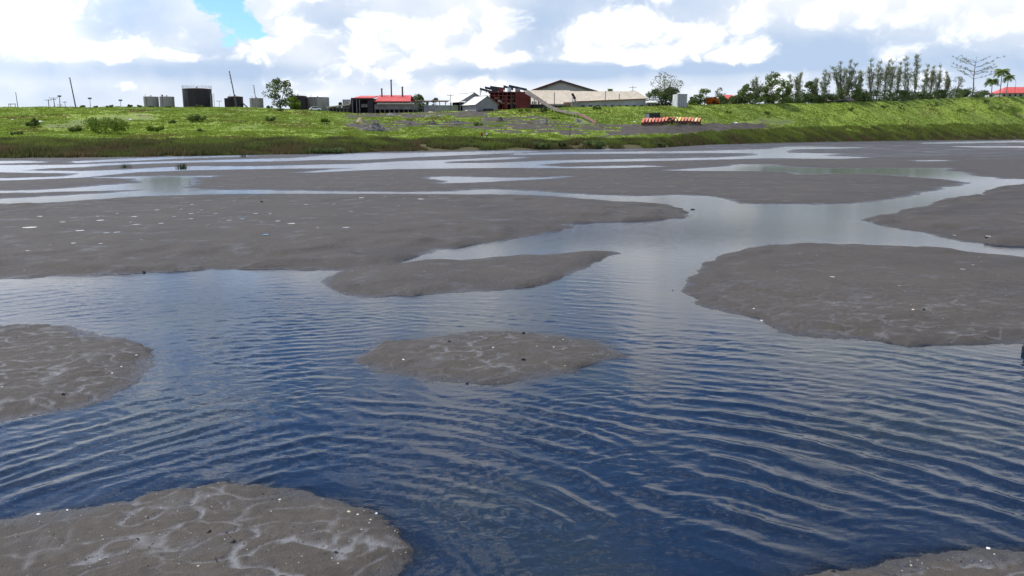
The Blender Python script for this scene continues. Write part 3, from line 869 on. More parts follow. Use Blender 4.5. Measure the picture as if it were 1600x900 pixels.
def casuarina(px, top, w, label, seed=0, d=None, leaders=4, group='casuarina trees on the right skyline', lean=0.0, per=22, leaf='grey'):
    """wispy whistling pine: upright leaders with feathery sprays"""
    rng = np.random.default_rng(seed + 3000)
    fr = Fr(px, d or tree_d(px)); Ht = fr.z(top); R = w * fr.k / 2
    root = empty('casuarina_tree', fr.loc, 0, label, 'tree', group)
    tr = MB(); C, Tn = [], []
    for i in range(leaders):
        h = Ht * (1.0 if i == 0 else rng.uniform(0.62, 0.97))
        ex = lean * Ht + (0 if i == 0 else rng.uniform(-1, 1)) * R * 0.85
        b0 = Vector((0, 0, 0)) if i == 0 else Vector((0, 0, Ht * rng.uniform(0.05, 0.30)))
        end = Vector((ex, rng.uniform(-0.6, 0.6) * R, h))
        pts = branch(tr, b0, end, Ht * 0.016 if i == 0 else Ht * 0.010, 0.04, rng, 7, 0.16)
        for j in range(1, 8):
            p = pts[j]; f = j / 7
            if p.z < Ht * 0.22: continue
            for s in range(3 if f > 0.45 else 2):
                a = rng.uniform(0, 2 * np.pi); L = Ht * rng.uniform(0.05, 0.13) * (1.25 - 0.75 * f)
                tip = p + Vector((math.cos(a) * L, math.sin(a) * L, L * rng.uniform(0.3, 1.1)))
                if s == 0: tr.tube(p, tip, 0.05, 0.02, 4, False)
                for u in rng.uniform(0.1, 1.25, per):
                    C.append(np.array(p.lerp(tip, u)) + rng.normal(0, 0.42, 3)); Tn.append(0.35 + 0.4 * f)
        for u in rng.uniform(0.55, 1.02, 46):
            C.append(np.array(pts[0].lerp(end, u)) + rng.normal(0, 0.28, 3) * (1.3 - u)); Tn.append(0.5)
    tr.build('trunk', M_BARK, root, True)
    v, f, t = cards(np.array(C), 0.40, rng, 5.0, 0.5, tint=np.array(Tn))
    np_mesh('crown', v, f, M_LEAF[leaf], False, root, {'tint': t})
    return root


def palm(px, top, w, label, seed=0, d=None, lean=0.0, group='coconut palms on the right skyline'):
    rng = np.random.default_rng(seed + 5000)
    fr = Fr(px, d or tree_d(px)); R = w * fr.k / 2; Ht = fr.z(top) - R * 0.45
    root = empty('coconut_palm', fr.loc, 0, label, 'palm tree', group)
    tr = MB(); prev = Vector((0, 0, 0)); n = 8
    for i in range(1, n + 1):
        t = i / n; p = Vector((lean * Ht * t * t, 0, Ht * t)); tr.tube(prev, p, 0.30 - 0.13 * (t - 1 / n), 0.30 - 0.13 * t, 8, i == n); prev = p
    tr.build('trunk', M_PALEBARK, root, True)
    for k in range(30):
        a = 2 * np.pi * k / 30 + rng.uniform(-0.2, 0.2); e0 = rng.uniform(-0.35, 1.15); L = R * rng.uniform(0.9, 1.15)
        h = Vector((math.cos(a), math.sin(a), 0)); pts = []
        for i in range(8):
            t = i / 7; e = e0 - 1.5 * t * t
            pts.append(prev + h * (L * (t - 0.12 * t * t)) + Vector((0, 0, L * (math.sin(e0) * t * 0.75 - 0.62 * t * t))))
        vs, fs, tt = [], [], []
        side = h.cross(Vector((0, 0, 1)))
        for i in range(7):
            for sgn in (-1, 1):
                for u in (0.0, 0.5):
                    p = pts[i].lerp(pts[i + 1], u); wl = L * 0.36 * math.sin(math.pi * (0.12 + 0.83 * (i + u) / 7))
                    b = len(vs); vs += [p, pts[i].lerp(pts[i + 1], u + 0.5), p + side * sgn * wl + h * wl * 0.35 - Vector((0, 0, wl * 0.55))]
                    fs.append((b, b + 1, b + 2)); tt += [0.3 + 0.4 * (e0 > 0.3)] * 3
        np_mesh('frond', np.array([tuple(v) for v in vs]), np.array(fs), M_LEAF['mid'], False, root, {'tint': np.array(tt) + rng.uniform(-0.1, 0.1)})
    return root


def shrub(px, py, w, h, label, leaf='mid', d=None, seed=0, group='shrubs on the grassy bank', size=0.32, n_cl=None, per=55):
    """low bush; py is where its foot shows on the slope, w and h in photograph pixels"""
    rng = np.random.default_rng(seed + 7000)
    if d is None:   # walk out along the slope until the ground shows at py
        ds, dr = float(np.interp(px, B_PX, B_DS)), float(np.interp(px, R_PX, R_D))
        ys = np.linspace(ds + 3, dr + 2, 120); zs = bank((px - 800) / 1272 * ys, ys)[0]
        d = float(ys[np.argmin(np.abs(project((px - 800) / 1272 * ys, ys, zs)[1] - py))])
    fr = Fr(px, d, 0.1); R = w * fr.k / 2; Hh = h * fr.k
    root = empty('shrub', fr.loc, 0, label, 'shrub', group)
    n_cl = n_cl or int(np.clip(w * h / 22, 6, 34)); cent, rd = [], []
    st = MB()
    for i in range(n_cl):
        a = rng.uniform(0, 2 * np.pi); rr = math.sqrt(rng.uniform(0, 1)) * 0.85
        c = (R * rr * math.cos(a), R * rr * math.sin(a) * 0.7, Hh * (0.25 + 0.6 * rng.uniform(0, 1) * math.sqrt(1 - rr * rr * 0.8)))
        cent.append(c); q = max(0.3, R * rng.uniform(0.16, 0.30)); rd.append((q, q, min(q * 0.8, Hh * 0.35)))
        if i % 3 == 0: branch(st, (c[0] * 0.3, c[1] * 0.3, 0), c, 0.05, 0.02, rng, 3)
    st.build('stem', M_BARK, root, True)
    C, Tn = clumps(cent, rd, per, rng)
    v, f, t = cards(C, size, rng, 1.4, tint=Tn)
    np_mesh('foliage', v, f, M_LEAF[leaf], False, root, {'tint': t})
    return root


# ------------------------------------------------------------------ storage tanks
M_BLACK = paint('black_tank_plate', (0.026, 0.021, 0.024), 0.6, 0.3, 0.4, rust=(0.055, 0.03, 0.025), streak=True)
M_TGREY = paint('grey_tank_plate', (0.27, 0.255, 0.235), 0.6, 0.2, 0.35, rust=(0.16, 0.13, 0.11), streak=True)
M_TROOF = paint('tank_roof_plate', (0.42, 0.37, 0.35), 0.6, 0.2, 0.5, rust=(0.25, 0.14, 0.10))
M_BROOF = paint('rusty_tank_roof', (0.22, 0.15, 0.125), 0.7, 0.25, 0.5)
M_STEEL = paint('dull_steel', (0.16, 0.155, 0.15), 0.6, 0.2, 1.0)
M_PALE = paint('pale_grey_paint', (0.42, 0.41, 0.38), 0.7, 0.15, 0.8)
M_DARK = paint('dark_sheeting', (0.030, 0.028, 0.028), 0.8, 0.3, 0.5)
M_WOODPOLE = paint('pole_timber', (0.13, 0.115, 0.10), 0.9, 0.2, 1.5)


def tank(p0, p1, top, label, d, mat, roofm, cone=2.0, rail=False, courses=4, extras=None, px_c=None):
    c = (p0 + p1) / 2; fr = Fr(c, d); R = (p1 - p0) * fr.k / 2; Ht = fr.z(top)
    root = empty('storage_tank', fr.loc, 0, label, 'tank', 'storage tanks on the left skyline')
    MB().lathe([(R, 0), (R, Ht)], 40).build('shell', mat, root, True)
    rf = MB().lathe([(R * 1.012, Ht - 0.06), (R * 1.02, Ht + 0.10), (R * 0.98, Ht + 0.12), (0.02, Ht + cone * fr.k)], 40).build('roof', roofm, root, True)
    for i in range(1, courses):
        z = Ht * i / courses; MB().lathe([(R, z - 0.05), (R + 0.035, z - 0.03), (R + 0.035, z + 0.03), (R, z + 0.05)], 40).build('course_seam', mat, root, True)
    MB().tube((0, 0, Ht + cone * fr.k - 0.15), (0, 0, Ht + cone * fr.k + 0.35), 0.22, 0.22, 10).build('vent', M_STEEL, rf)
    if rail:
        m = MB(); n = 22
        for i in range(n):
            t = 2 * np.pi * i / n; p = Vector((math.cos(t) * R, math.sin(t) * R, Ht + 0.1)); m.tube(p, p + Vector((0, 0, 1.1)), 0.035, n=5)
            t2 = 2 * np.pi * (i + 1) / n; q = Vector((math.cos(t2) * R, math.sin(t2) * R, Ht + 0.1))
            for zz in (0.6, 1.1): m.tube(p + Vector((0, 0, zz)), q + Vector((0, 0, zz)), 0.03, n=4)
        m.build('guard_rail', M_STEEL, root)
    m = MB(); x0 = -R * 0.35; y0 = -math.sqrt(R * R - x0 * x0) - 0.18
    for s in (-0.22, 0.22): m.tube((x0 + s, y0, 0), (x0 + s, y0, Ht + 0.9), 0.035, n=5)
    for i in range(int(Ht / 0.45)): m.tube((x0 - 0.22, y0, 0.4 + i * 0.45), (x0 + 0.22, y0, 0.4 + i * 0.45), 0.025, n=4)
    m.build('ladder', M_STEEL, root)
    return root, fr, R, Ht


tank(226, 248, 151.6, 'pale grey storage tank, leftmost of the pair', 300, M_TGREY, M_TROOF, 1.2)
t_, fr, R, Ht = tank(251, 272.5, 151.6, 'pale grey storage tank with a dark vent on top, right of the pair', 300, M_TGREY, M_TROOF, 1.2)
MB().tube((-1.6, 0, Ht), (-1.6, 0, Ht + 0.8), 0.3, 0.3, 8).build('hatch', M_DARK, t_)
t_, fr, R, Ht = tank(288, 331, 139.5, 'big black storage tank with a domed rusty roof and guard rail', 304, M_BLACK, M_BROOF, 2.6, rail=True, courses=5)
m = MB(); xa, xb = fr.x(332), fr.x(335)
for xx in (xa, xb):
    for yy in (-1.5, 0.2): m.tube((xx, yy, 0), (xx, yy, fr.z(147)), 0.07, n=5)
for i in range(6):
    za = fr.z(147) * (i + 1) / 6; m.box(xa, xb, -1.5, 0.2, za - 0.06, za)
    m.tube((xa, -1.5, za - fr.z(147) / 6), (xb, -1.5, za), 0.05, n=4)
m.build('stair_tower', M_PALE, t_)
t_, fr, R, Ht = tank(357, 380, 151.5, 'dark storage tank behind the tall leaning pole', 306, M_BLACK, M_BROOF, 1.8, courses=3)
MB().lathe([(R * 0.62, 0), (R * 0.62, fr.z(154)), (0.05, fr.z(153.2))], 28, (-R * 0.62, -R * 0.7)).build('side_tank', M_BLACK, t_, True)
m = MB(); m.slab([(fr.x(380), -0.8, fr.z(161)), (fr.x(380), 0.8, fr.z(161)), (fr.x(390), 0.8, 0.1), (fr.x(390), -0.8, 0.1)], 0.25); m.build('ramp', M_STEEL, t_)
tank(391, 411.5, 154, 'small pale grey storage tank right of the leaning pole', 302, M_TGREY, M_TROOF, 0.8, courses=3)
tank(453, 479.5, 150.5, 'dark storage tank half hidden by the spreading tree', 310, M_BLACK, M_BROOF, 1.8, courses=4)
t_, fr, R, Ht = tank(480, 514, 152.5, 'wide grey ribbed tank beside the red roofed plant', 314, M_TGREY, M_TROOF, 0.8, courses=3)
m = MB()
for i in range(36):
    t = 2 * np.pi * i / 36; m.box(R * math.cos(t) - 0.06, R * math.cos(t) + 0.06, R * math.sin(t) - 0.06, R * math.sin(t) + 0.06, 0, Ht)
m.build('stiffening_ribs', M_TGREY, t_)


# ------------------------------------------------------------------ poles
def pole(pxb, pxt, top, label, d=None, arms=(), head=None, r=0.16, name='utility_pole', cat='pole', group='poles on the skyline', ins=0, mat=None):
    fr = Fr(pxb, d or tree_d(pxb, 6)); Ht = fr.z(top); tx = fr.x(pxt)
    root = empty(name, fr.loc, 0, label, cat, group)
    MB().tube((0, 0, 0), (tx, 0, Ht), r, r * 0.7, 8).build('shaft', mat or M_WOODPOLE, root)
    for f, half in arms:
        c = Vector((tx * f, -0.14, Ht * f)); MB().box(c.x - half, c.x + half, c.y - 0.06, c.y + 0.06, c.z - 0.07, c.z + 0.07).build('crossarm', M_WOODPOLE, root)
        for s in (-0.9, 0.9): MB().tube((c.x + s * half, c.y, c.z + 0.07), (c.x + s * half, c.y, c.z + 0.32), 0.07, 0.05, 6).build('insulator', M_PALE, root)
    for i in range(ins):
        f = 0.97 - 0.09 * i; MB().tube((tx * f, 0, Ht * f), (tx * f - 0.55, 0, Ht * f + 0.1), 0.07, 0.07, 6).build('insulator', M_STEEL, root)
    if head == 'lamp':
        MB().box(tx - 0.55, tx + 0.55, -0.25, 0.25, Ht - 0.1, Ht + 0.45).build('lamp_head', M_STEEL, root)
    return root


pole(28, 27, 144, 'thin bare mast at the far left skyline', mat=M_STEEL, r=0.14)
pole(118.5, 113.5, 121, 'tall leaning pole left of the tanks with small insulators', ins=3, r=0.24)
pole(370, 362, 111, 'tallest leaning pole, in front of the dark tank', d=296, ins=4, r=0.24)
pole(401.5, 398.5, 133, 'leaning pole with side brackets behind the small grey tank', ins=4, r=0.16, d=310)
pole(76.5, 76.5, 155, 'short pole with one crossarm, left of a taller twin', arms=((0.9, 1.1),))
pole(85.5, 85, 152.5, 'short pole with two crossarms near the left edge', arms=((0.96, 1.5), (0.82, 0.9)))
pole(94, 94.5, 151, 'short pole carrying a box high up, near the left edge', arms=((0.3, 0.9),), head='lamp')
pole(102, 102, 158, 'lowest small pole left of the leaning pole', arms=((0.85, 0.7),), r=0.1)
pole(141.5, 141.5, 154.5, 'street lamp right of the leaning pole', head='lamp', name='street_lamp', cat='lamp', r=0.1)
pole(189, 189, 157.5, 'street lamp just left of the grey tanks', head='lamp', name='street_lamp', cat='lamp', r=0.1)
pole(343, 343, 157.5, 'short pole between the big black tank and the dark tank', arms=((0.95, 0.9),), r=0.09)
pole(988, 988, 134, 'distant pylon with crossarms above the cream roof', d=372, arms=((0.93, 1.6), (0.8, 1.1)), r=0.15)
pole(1583, 1583, 128, 'thin pole beside the red house at the right edge', d=tree_d(1583, 4), r=0.12)
pole(704, 704, 147.5, 'pole with a crossarm left of the open sided shed', d=312, arms=((0.95, 1.2),), r=0.12)
fr = Fr(19, 296); root = empty('pipe_gantry', fr.loc, 0, 'low steel frame at the far left skyline', 'gantry')
for xx in (14, 17, 24): MB().tube((fr.x(xx), 0, 0), (fr.x(xx), 0, fr.z(163)), 0.1, n=6).build('post', M_STEEL, root)
MB().box(fr.x(13.6), fr.x(25), -0.15, 0.15, fr.z(163), fr.z(162)).build('beam', M_STEEL, root)

# ------------------------------------------------------------------ plant with red roof and stacks
M_RED = paint('red_roof_sheet', (0.62, 0.105, 0.085), 0.6, 0.12, 0.4, rust=(0.50, 0.12, 0.09))
M_CREAM = paint('cream_sheet', (0.50, 0.425, 0.31), 0.7, 0.10, 0.3, rust=(0.38, 0.30, 0.20), streak=True)
M_WALLG = paint('grey_plant_wall', (0.165, 0.155, 0.14), 0.8, 0.25, 0.5)
M_CONC = paint('weathered_concrete', (0.28, 0.27, 0.25), 0.85, 0.2, 0.6)
fr = Fr(580, 302, 0.3); X, Z = fr.x, fr.z
root = empty('processing_plant', fr.loc, 0, 'dark processing plant with red roof and three smoke stacks', 'plant')
MB().box(X(585), X(647), 0, 14, Z(171), Z(163)).build('wall', M_WALLG, root)
MB().box(X(584), X(646.5), 4, 13.8, 0, Z(171) - 0.01).build('inner_wall', M_DARK, root)
for i in range(9): MB().box(X(586 + i * 7.4) - 0.15, X(586 + i * 7.4) + 0.15, 0.2, 0.5, 0, Z(171)).build('post', M_STEEL, root)
MB().box(X(590), X(646.8), -0.5, 0.0, Z(163), Z(160.8)).build('parapet', M_CREAM, root)
for i in range(5): MB().box(X(597 + i * 11) - 0.5, X(597 + i * 11) + 0.5, -0.62, -0.5, Z(162.6), Z(161.2)).build('vent_panel', M_PALE, root)
MB().box(X(586), X(640), 1, 13, Z(163), Z(157)).build('upper_wall', M_WALLG, root)
rf = MB().slab([(X(584.5), -0.2, Z(158)), (X(641.5), -0.2, Z(158)), (X(639), 8, Z(148.8, 8)), (X(588), 8, Z(148.8, 8))], 0.22).slab([(X(588), 8.01, Z(148.8, 8)), (X(639), 8.01, Z(148.8, 8)), (X(641.5), 16, Z(156)), (X(584.5), 16, Z(156))], 0.22).build('roof', M_RED, root)
for i in range(14): MB().slab([(X(586 + i * 4), -0.2, Z(158) + 0.06), (X(586.5 + i * 4), -0.2, Z(158) + 0.06), (X(589 + i * 3.75), 8, Z(148.8, 8) + 0.06), (X(588.5 + i * 3.75), 8, Z(148.8, 8) + 0.06)], 0.05).build('roof_rib', M_RED, rf)
MB().slab([(X(554), -0.6, Z(152.6)), (X(585), -0.6, Z(152.6)), (X(585), 9, Z(149.6, 9)), (X(557), 9, Z(149.6, 9))], 0.3).build('bay_roof', M_RED, root)
MB().box(X(549), X(584), 8.6, 9, 0, Z(152.8)).box(X(549), X(584), -0.4, -0.15, Z(155.4), Z(152.9)).box(X(549), X(550), -0.3, 8.6, 0, Z(152.9)).build('bay_wall', M_DARK, root)
MB().box(X(574.5), X(583.5), -0.2, 4, 0, Z(155.6)).build('machine_housing', M_DARK, root, bevel=0.08)
MB().box(X(563), X(573), 2.0, 3.0, Z(167.5), Z(162)).build('control_panel', M_CONC, root, bevel=0.06)
for a in (551, 557.5, 562): MB().box(X(a) - 0.14, X(a) + 0.14, -0.2, 0.1, 0, Z(155.3)).build('post', M_STEEL, root)
MB().slab([(X(510.5), -1.2, Z(167)), (X(547), -1.2, Z(162.6)), (X(547), 7, Z(161.6)), (X(510.5), 7, Z(166))], 0.4).build('shed_roof', M_CREAM, root)
MB().box(X(512.5), X(546), 0.5, 6.5, 0, Z(167.6)).build('shed_wall', M_WALLG, root)
for i in range(6): MB().box(X(515 + i * 5.6), X(518.6 + i * 5.6), 0.42, 0.5, 0.5, Z(169.5)).build('shed_opening', M_DARK, root)
MB().box(X(529), X(546), 7.5, 12, 0, Z(154.2)).build('hopper_tower', M_CONC, root)
for i in range(5): MB().box(X(530 + i * 3.4), X(530.5 + i * 3.4), 7.42, 7.5, Z(162), Z(154.5)).build('hopper_rib', M_STEEL, root)
MB().tube((X(549.5), 0.4, Z(153.5)), (X(545.8), 0.4, Z(163.5)), 0.22, n=8).build('chute', M_PALE, root)
for a, b, t, r in ((593.2, 151.5, 138.2, 0.26), (608.4, 149, 124.5, 0.24), (626, 151, 135.5, 0.27)):
    st = MB().tube((X(a), 6, Z(153)), (X(a), 6, Z(t, 6)), r * 1.1, r, 12).build('smoke_stack', paint('stack_iron', (0.075, 0.06, 0.055), 0.7, 0.3, 0.8), root, True)
    MB().lathe([(r, Z(t, 6) - 0.5), (r + 0.09, Z(t, 6) - 0.45), (r + 0.09, Z(t, 6) + 0.02), (r, Z(t, 6) + 0.03)], 12, (X(a), 6)).build('collar', M_STEEL, st, True)

# pipe rack behind the yard
fr = Fr(690, 318); X, Z = fr.x, fr.z
root = empty('pipe_rack', fr.loc, 0, 'low rusty pipe rack between the plant and the sheds', 'pipe rack')
for i in range(7): MB().box(X(660 + i * 9) - 0.12, X(660 + i * 9) + 0.12, -0.3, 0.3, 0, Z(158.6)).build('post', M_STEEL, root)
for k in range(2): MB().tube((X(652), -0.2 + 0.5 * k, Z(158.2)), (X(715), -0.2 + 0.5 * k, Z(158.0)), 0.28, n=8).build('pipe', paint('rusty_pipe', (0.20, 0.13, 0.10), 0.8, 0.25, 0.6), root)
fr = Fr(683, 312); X, Z = fr.x, fr.z
root = empty('low_wall', fr.loc, 0, 'long low concrete wall across the yard', 'wall')
MB().box(X(662), X(716), 0, 0.6, 0, Z(165)).build('wall_face', M_CONC, root)
MB().box(X(661.5), X(716.5), -0.1, 0.7, Z(165), Z(164.3)).build('coping', M_PALE, root)


# ------------------------------------------------------------------ gabled sheds
M_SHEDW = paint('grey_shed_wall', (0.24, 0.235, 0.225), 0.8, 0.12, 0.5)
M_WHITER = paint('white_shed_roof', (0.68, 0.66, 0.60), 0.6, 0.08, 0.4, rust=(0.5, 0.45, 0.38))
M_GREYR = paint('grey_shed_roof', (0.22, 0.21, 0.20), 0.7, 0.15, 0.4)


def gable_shed(px, d, p0, p1, peak, eave, depth, rz, label, opening, wall=M_SHEDW, roofm=M_WHITER):
    fr = Fr(px, d, 0.3); root = empty('gabled_shed', fr.loc, rz, label, 'shed')
    w0, w1, zp, ze = fr.x(p0), fr.x(p1), fr.z(peak), fr.z(eave); c = (w0 + w1) / 2
    if opening == 'open':
        MB().prism([(w0, ze), (w1, ze), (c, zp)], 0, 0.15).build('gable_wall', wall, root)
        MB().box(w0 + 0.3, w1 - 0.3, depth * 0.6, depth * 0.62, 0, ze).build('back_wall', M_DARK, root)
        for i in range(5): MB().box(w0 + (w1 - w0) * i / 4 - 0.12, w0 + (w1 - w0) * i / 4 + 0.12, 0.02, 0.26, 0, ze).build('post', M_STEEL, root)
        MB().box(c - 1.8, c + 0.4, 0.4, 1.2, 0, ze * 0.75).build('partition', wall, root)
    else:
        MB().prism([(w0, 0), (w1, 0), (w1, ze), (c, zp), (w0, ze)], 0, depth).build('wall', wall, root)
        MB().box(c - 1.6, c + 2.6, -0.06, -0.01, 0, ze * 0.42).build('doorway', M_DARK, root)
        MB().box(w0 + 0.1, c - 2.2, -0.06, -0.01, 0, ze * 0.25).build('stained_base', M_WALLG, root)
    ov = 0.6; sl = (zp - ze) / (c - w0)
    MB().slab([(w0 - ov, -0.5, ze - ov * sl + 0.12), (c, -0.5, zp + 0.12), (c, depth + 0.4, zp + 0.12), (w0 - ov, depth + 0.4, ze - ov * sl + 0.12)], 0.12).build('roof_slope', roofm, root)
    MB().slab([(c + 0.01, -0.5, zp + 0.12), (w1 + ov, -0.5, ze - ov * sl + 0.12), (w1 + ov, depth + 0.4, ze - ov * sl + 0.12), (c + 0.01, depth + 0.4, zp + 0.12)], 0.12).build('roof_slope', M_GREYR, root)
    MB().box(c - 0.2, c + 0.2, -0.5, depth + 0.4, zp + 0.08, zp + 0.2).build('ridge_cap', M_GREYR, root)
    return root


gable_shed(738, 308, 718, 764, 145, 158.5, 14, rad(26), 'open sided shed with white and grey roof behind the small grey shed', 'open')
gable_shed(760, 299, 742, 780, 150, 162.5, 11, rad(30), 'small grey gabled shed with bright left roof slope', 'closed')

# ------------------------------------------------------------------ red refinery block with black monopitch roofs
M_REDW = paint('dark_red_cladding', (0.135, 0.022, 0.020), 0.75, 0.35, 0.35, rust=(0.07, 0.03, 0.025))
M_REDB = paint('red_steel_frame', (0.17, 0.040, 0.036), 0.7, 0.25, 0.8)
M_BLKR = paint('black_roof_sheet', (0.035, 0.036, 0.038), 0.6, 0.3, 0.5)
fr = Fr(795, 316, 0.3); X, Z = fr.x, fr.z
root = empty('refinery_block', fr.loc, 0, 'dark red refinery block topped by black tilted roofs', 'building')
MB().box(X(806), X(829), 0, 12, 0, Z(143.5)).build('wall', M_REDW, root)
MB().box(X(765), X(806), 5, 12, 0, Z(144.5)).build('wall', M_REDW, root)
MB().box(X(829), X(862), 3, 11, 0, Z(163)).build('annex', M_DARK, root)
for i in range(5): MB().box(X(831 + i * 5), X(834 + i * 5), 2.9, 3.0, Z(162.6), Z(158)).build('annex_panel', M_PALE, root)
for i in range(7): MB().box(X(766 + i * 6.6) - 0.13, X(766 + i * 6.6) + 0.13, 0.2, 0.5, 0, Z(144.5)).build('column', M_REDB, root)
for py in (150, 155.5, 161): MB().box(X(764), X(806), 0.15, 5, Z(py), Z(py) + 0.22).build('floor_deck', M_REDB, root)
for i in range(6): MB().tube((X(766 + i * 6.6), 0.15, Z(155.5 if i % 2 else 161)), (X(772.6 + i * 6.6), 0.15, Z(150 if i % 2 else 155.5)), 0.09, n=5).build('brace', M_REDB, root)
MB().tube((X(777), 2, Z(155.2)), (X(777), 2, Z(151)), 0.9, n=12).build('process_vessel', paint('yellow_vessel', (0.42, 0.32, 0.08), 0.6), root, True)
MB().tube((X(783), 1.0, Z(161)), (X(806), 1.0, Z(161.6)), 0.35, n=8).build('pipe', M_PALE, root)
MB().tube((X(778), 0.6, Z(157)), (X(784), 0.6, Z(159.5)), 0.45, n=8).build('pipe', M_PALE, root)
MB().box(X(788), X(792), 0.3, 3, 0, Z(150)).build('duct', M_REDW, root)
MB().box(X(797), X(803), 0.5, 4.6, 0, Z(147)).build('duct', M_DARK, root)
MB().box(X(763), X(815), -0.2, 12.3, Z(144.5), Z(143.2)).build('roof_deck', M_REDB, root)
for (a, ta, b, tb, yy) in ((750, 137, 769, 142, -0.5), (757.5, 134.6, 782, 139.6, 1.5), (765.5, 133.2, 789, 136.2, 3.5), (786.5, 132.4, 802, 137, 2.0), (795, 131.4, 823.5, 137.6, 4.0)):
    r_ = MB().slab([(X(a), yy, Z(ta)), (X(b), yy, Z(tb)), (X(b), yy + 5, Z(tb) + 0.15), (X(a), yy + 5, Z(ta) + 0.15)], 0.8).build('tilted_roof', M_BLKR, root)
    for u in (0.12, 0.5, 0.88):
        xx = X(a + (b - a) * u); zz = Z(ta + (tb - ta) * u) - 0.42
        MB().box(xx - 0.1, xx + 0.1, yy + 0.3, yy + 0.5, Z(144.5), zz).build('roof_post', M_STEEL, r_)
MB().tube((X(795.5), 1.2, Z(143)), (X(795.5), 1.2, Z(136.8)), 0.75, n=14).build('pressure_vessel', paint('white_vessel', (0.62, 0.66, 0.70), 0.4), root, True)
MB().box(X(779), X(787), 1, 4, Z(143.1), Z(137.6)).build('plant_room', M_REDB, root)
MB().box(X(805), X(813), 2, 5, Z(143.1), Z(138)).build('plant_room', M_CONC, root)
MB().box(X(768), X(778), 2.2, 4.6, Z(143.1), Z(140)).build('plant_room', M_WALLG, root)
MB().tube((X(750.6), -0.1, Z(149)), (X(750.6), -0.1, Z(137.6)), 0.14, n=6).build('roof_post', M_STEEL, root)

# ------------------------------------------------------------------ warehouse and long cream roofs
fr = Fr(880, 356, 0.3); X, Z = fr.x, fr.z
root = empty('warehouse', fr.loc, 0, 'big gabled warehouse with dark red roof edge behind the cream roofs', 'warehouse')
zl, zr_, zp = Z(141.5), Z(144.5), Z(128.5)
MB().prism([(X(829), 0), (X(939), 0), (X(939), zr_), (X(876), zp), (X(829), zl)], 0, 40).build('wall', paint('warehouse_wall', (0.36, 0.34, 0.31), 0.8, 0.08, 0.3), root)
for i in range(12):
    xx = 833 + i * 9; zt = np.interp(xx, [829, 876, 939], [zl, zp, zr_]); MB().box(X(xx) - 0.05, X(xx) + 0.05, -0.06, 0, Z(150), zt).build('wall_seam', M_PALE, root)
M_MAROON = paint('maroon_roof', (0.085, 0.050, 0.046), 0.6, 0.2, 0.4)
MB().slab([(X(824), -1.0, zl - 0.5), (X(876), -1.0, zp + 0.9), (X(876), 41, zp + 0.9), (X(824), 41, zl - 0.5)], 0.8).build('roof_slope', M_MAROON, root)
MB().slab([(X(876) + 0.01, -1.0, zp + 0.9), (X(942), -1.0, zr_ - 0.1), (X(942), 41, zr_ - 0.1), (X(876) + 0.01, 41, zp + 0.9)], 0.8).build('roof_slope', M_MAROON, root)
MB().tube((X(824), -1.1, zl - 0.45), (X(876), -1.1, zp + 0.92), 0.14, n=6).build('verge_trim', M_REDB, root)
MB().box(X(853), X(854.4), -0.1, 0.0, Z(139), Z(136.5)).build('louvre', M_STEEL, root)

fr = Fr(858, 330, 0.3); X, Z = fr.x, fr.z
root = empty('storage_shed', fr.loc, 0, 'long shed with plain cream roof left of the black conveyor end', 'shed')
MB().slab([(X(820), 0, Z(163)), (X(900), 0, Z(162)), (X(894), 16, Z(141.2, 16)), (X(818), 16, Z(141, 16))], 0.25).build('roof', M_CREAM, root)
MB().box(X(822), X(898), 0.8, 15.5, 0, Z(165)).build('wall', M_DARK, root)
for i in range(10): MB().box(X(823 + i * 8) - 0.12, X(823 + i * 8) + 0.12, 0.1, 0.4, 0, Z(163.4)).build('post', M_STEEL, root)
MB().tube((X(866), -0.4, 0), (X(866), -0.4, Z(144.5)), 0.16, n=6).build('drain_pipe', M_STEEL, root)
for i in range(13):
    xx = 826 + i * 5.6; MB().slab([(X(xx), -0.05, Z(162.9) + 0.05), (X(xx + 0.35), -0.05, Z(162.9) + 0.05), (X(xx * 0.95 + 41.9), 15.9, Z(141.1, 16) + 0.06), (X(xx * 0.95 + 41.5), 15.9, Z(141.1, 16) + 0.06)], 0.04).build('roof_rib', M_CREAM, root)
MB().slab([(X(880), -0.5, Z(160)), (X(898), -0.5, Z(159.5)), (X(899), -0.2, Z(163)), (X(881), -0.2, Z(163.4))], 0.2).build('patched_sheet', paint('rusty_sheet', (0.36, 0.20, 0.13), 0.8, 0.3, 1.0), root)

fr = Fr(952, 334, 0.3); X, Z = fr.x, fr.z
root = empty('storage_shed', fr.loc, 0, 'long cream roofed shed with lilac grey wall, right of the conveyor end', 'shed')
MB().slab([(X(901), 0, Z(158.2)), (X(1012), 0, Z(153.6)), (X(1003), 14, Z(142.8, 14)), (X(893), 14, Z(142.4, 14))], 0.25).build('roof', M_CREAM, root)
MB().add([(X(903), 0.8, 0), (X(1009), 0.8, 0), (X(1009), 0.8, Z(154.4)), (X(903), 0.8, Z(158.6)), (X(903), 13, 0), (X(1009), 13, 0), (X(1009), 13, Z(146.2)), (X(903), 13, Z(146.2))],
         [(0, 1, 2, 3), (1, 5, 6, 2), (5, 4, 7, 6), (4, 0, 3, 7)]).build('wall', paint('lilac_grey_wall', (0.30, 0.30, 0.325), 0.8, 0.12, 0.5), root)
MB().slab([(X(901), -0.08, Z(158.2)), (X(1012), -0.08, Z(153.6)), (X(1012), -0.02, Z(153.5)), (X(901), -0.02, Z(158.1))], 0.32).build('gutter', paint('rust_gutter', (0.24, 0.12, 0.08), 0.8), root)
for i in range(9): MB().box(X(909 + i * 11.4), X(914 + i * 11.4), 0.7, 0.8, 0.4, Z(164.2)).build('opening', M_DARK, root)
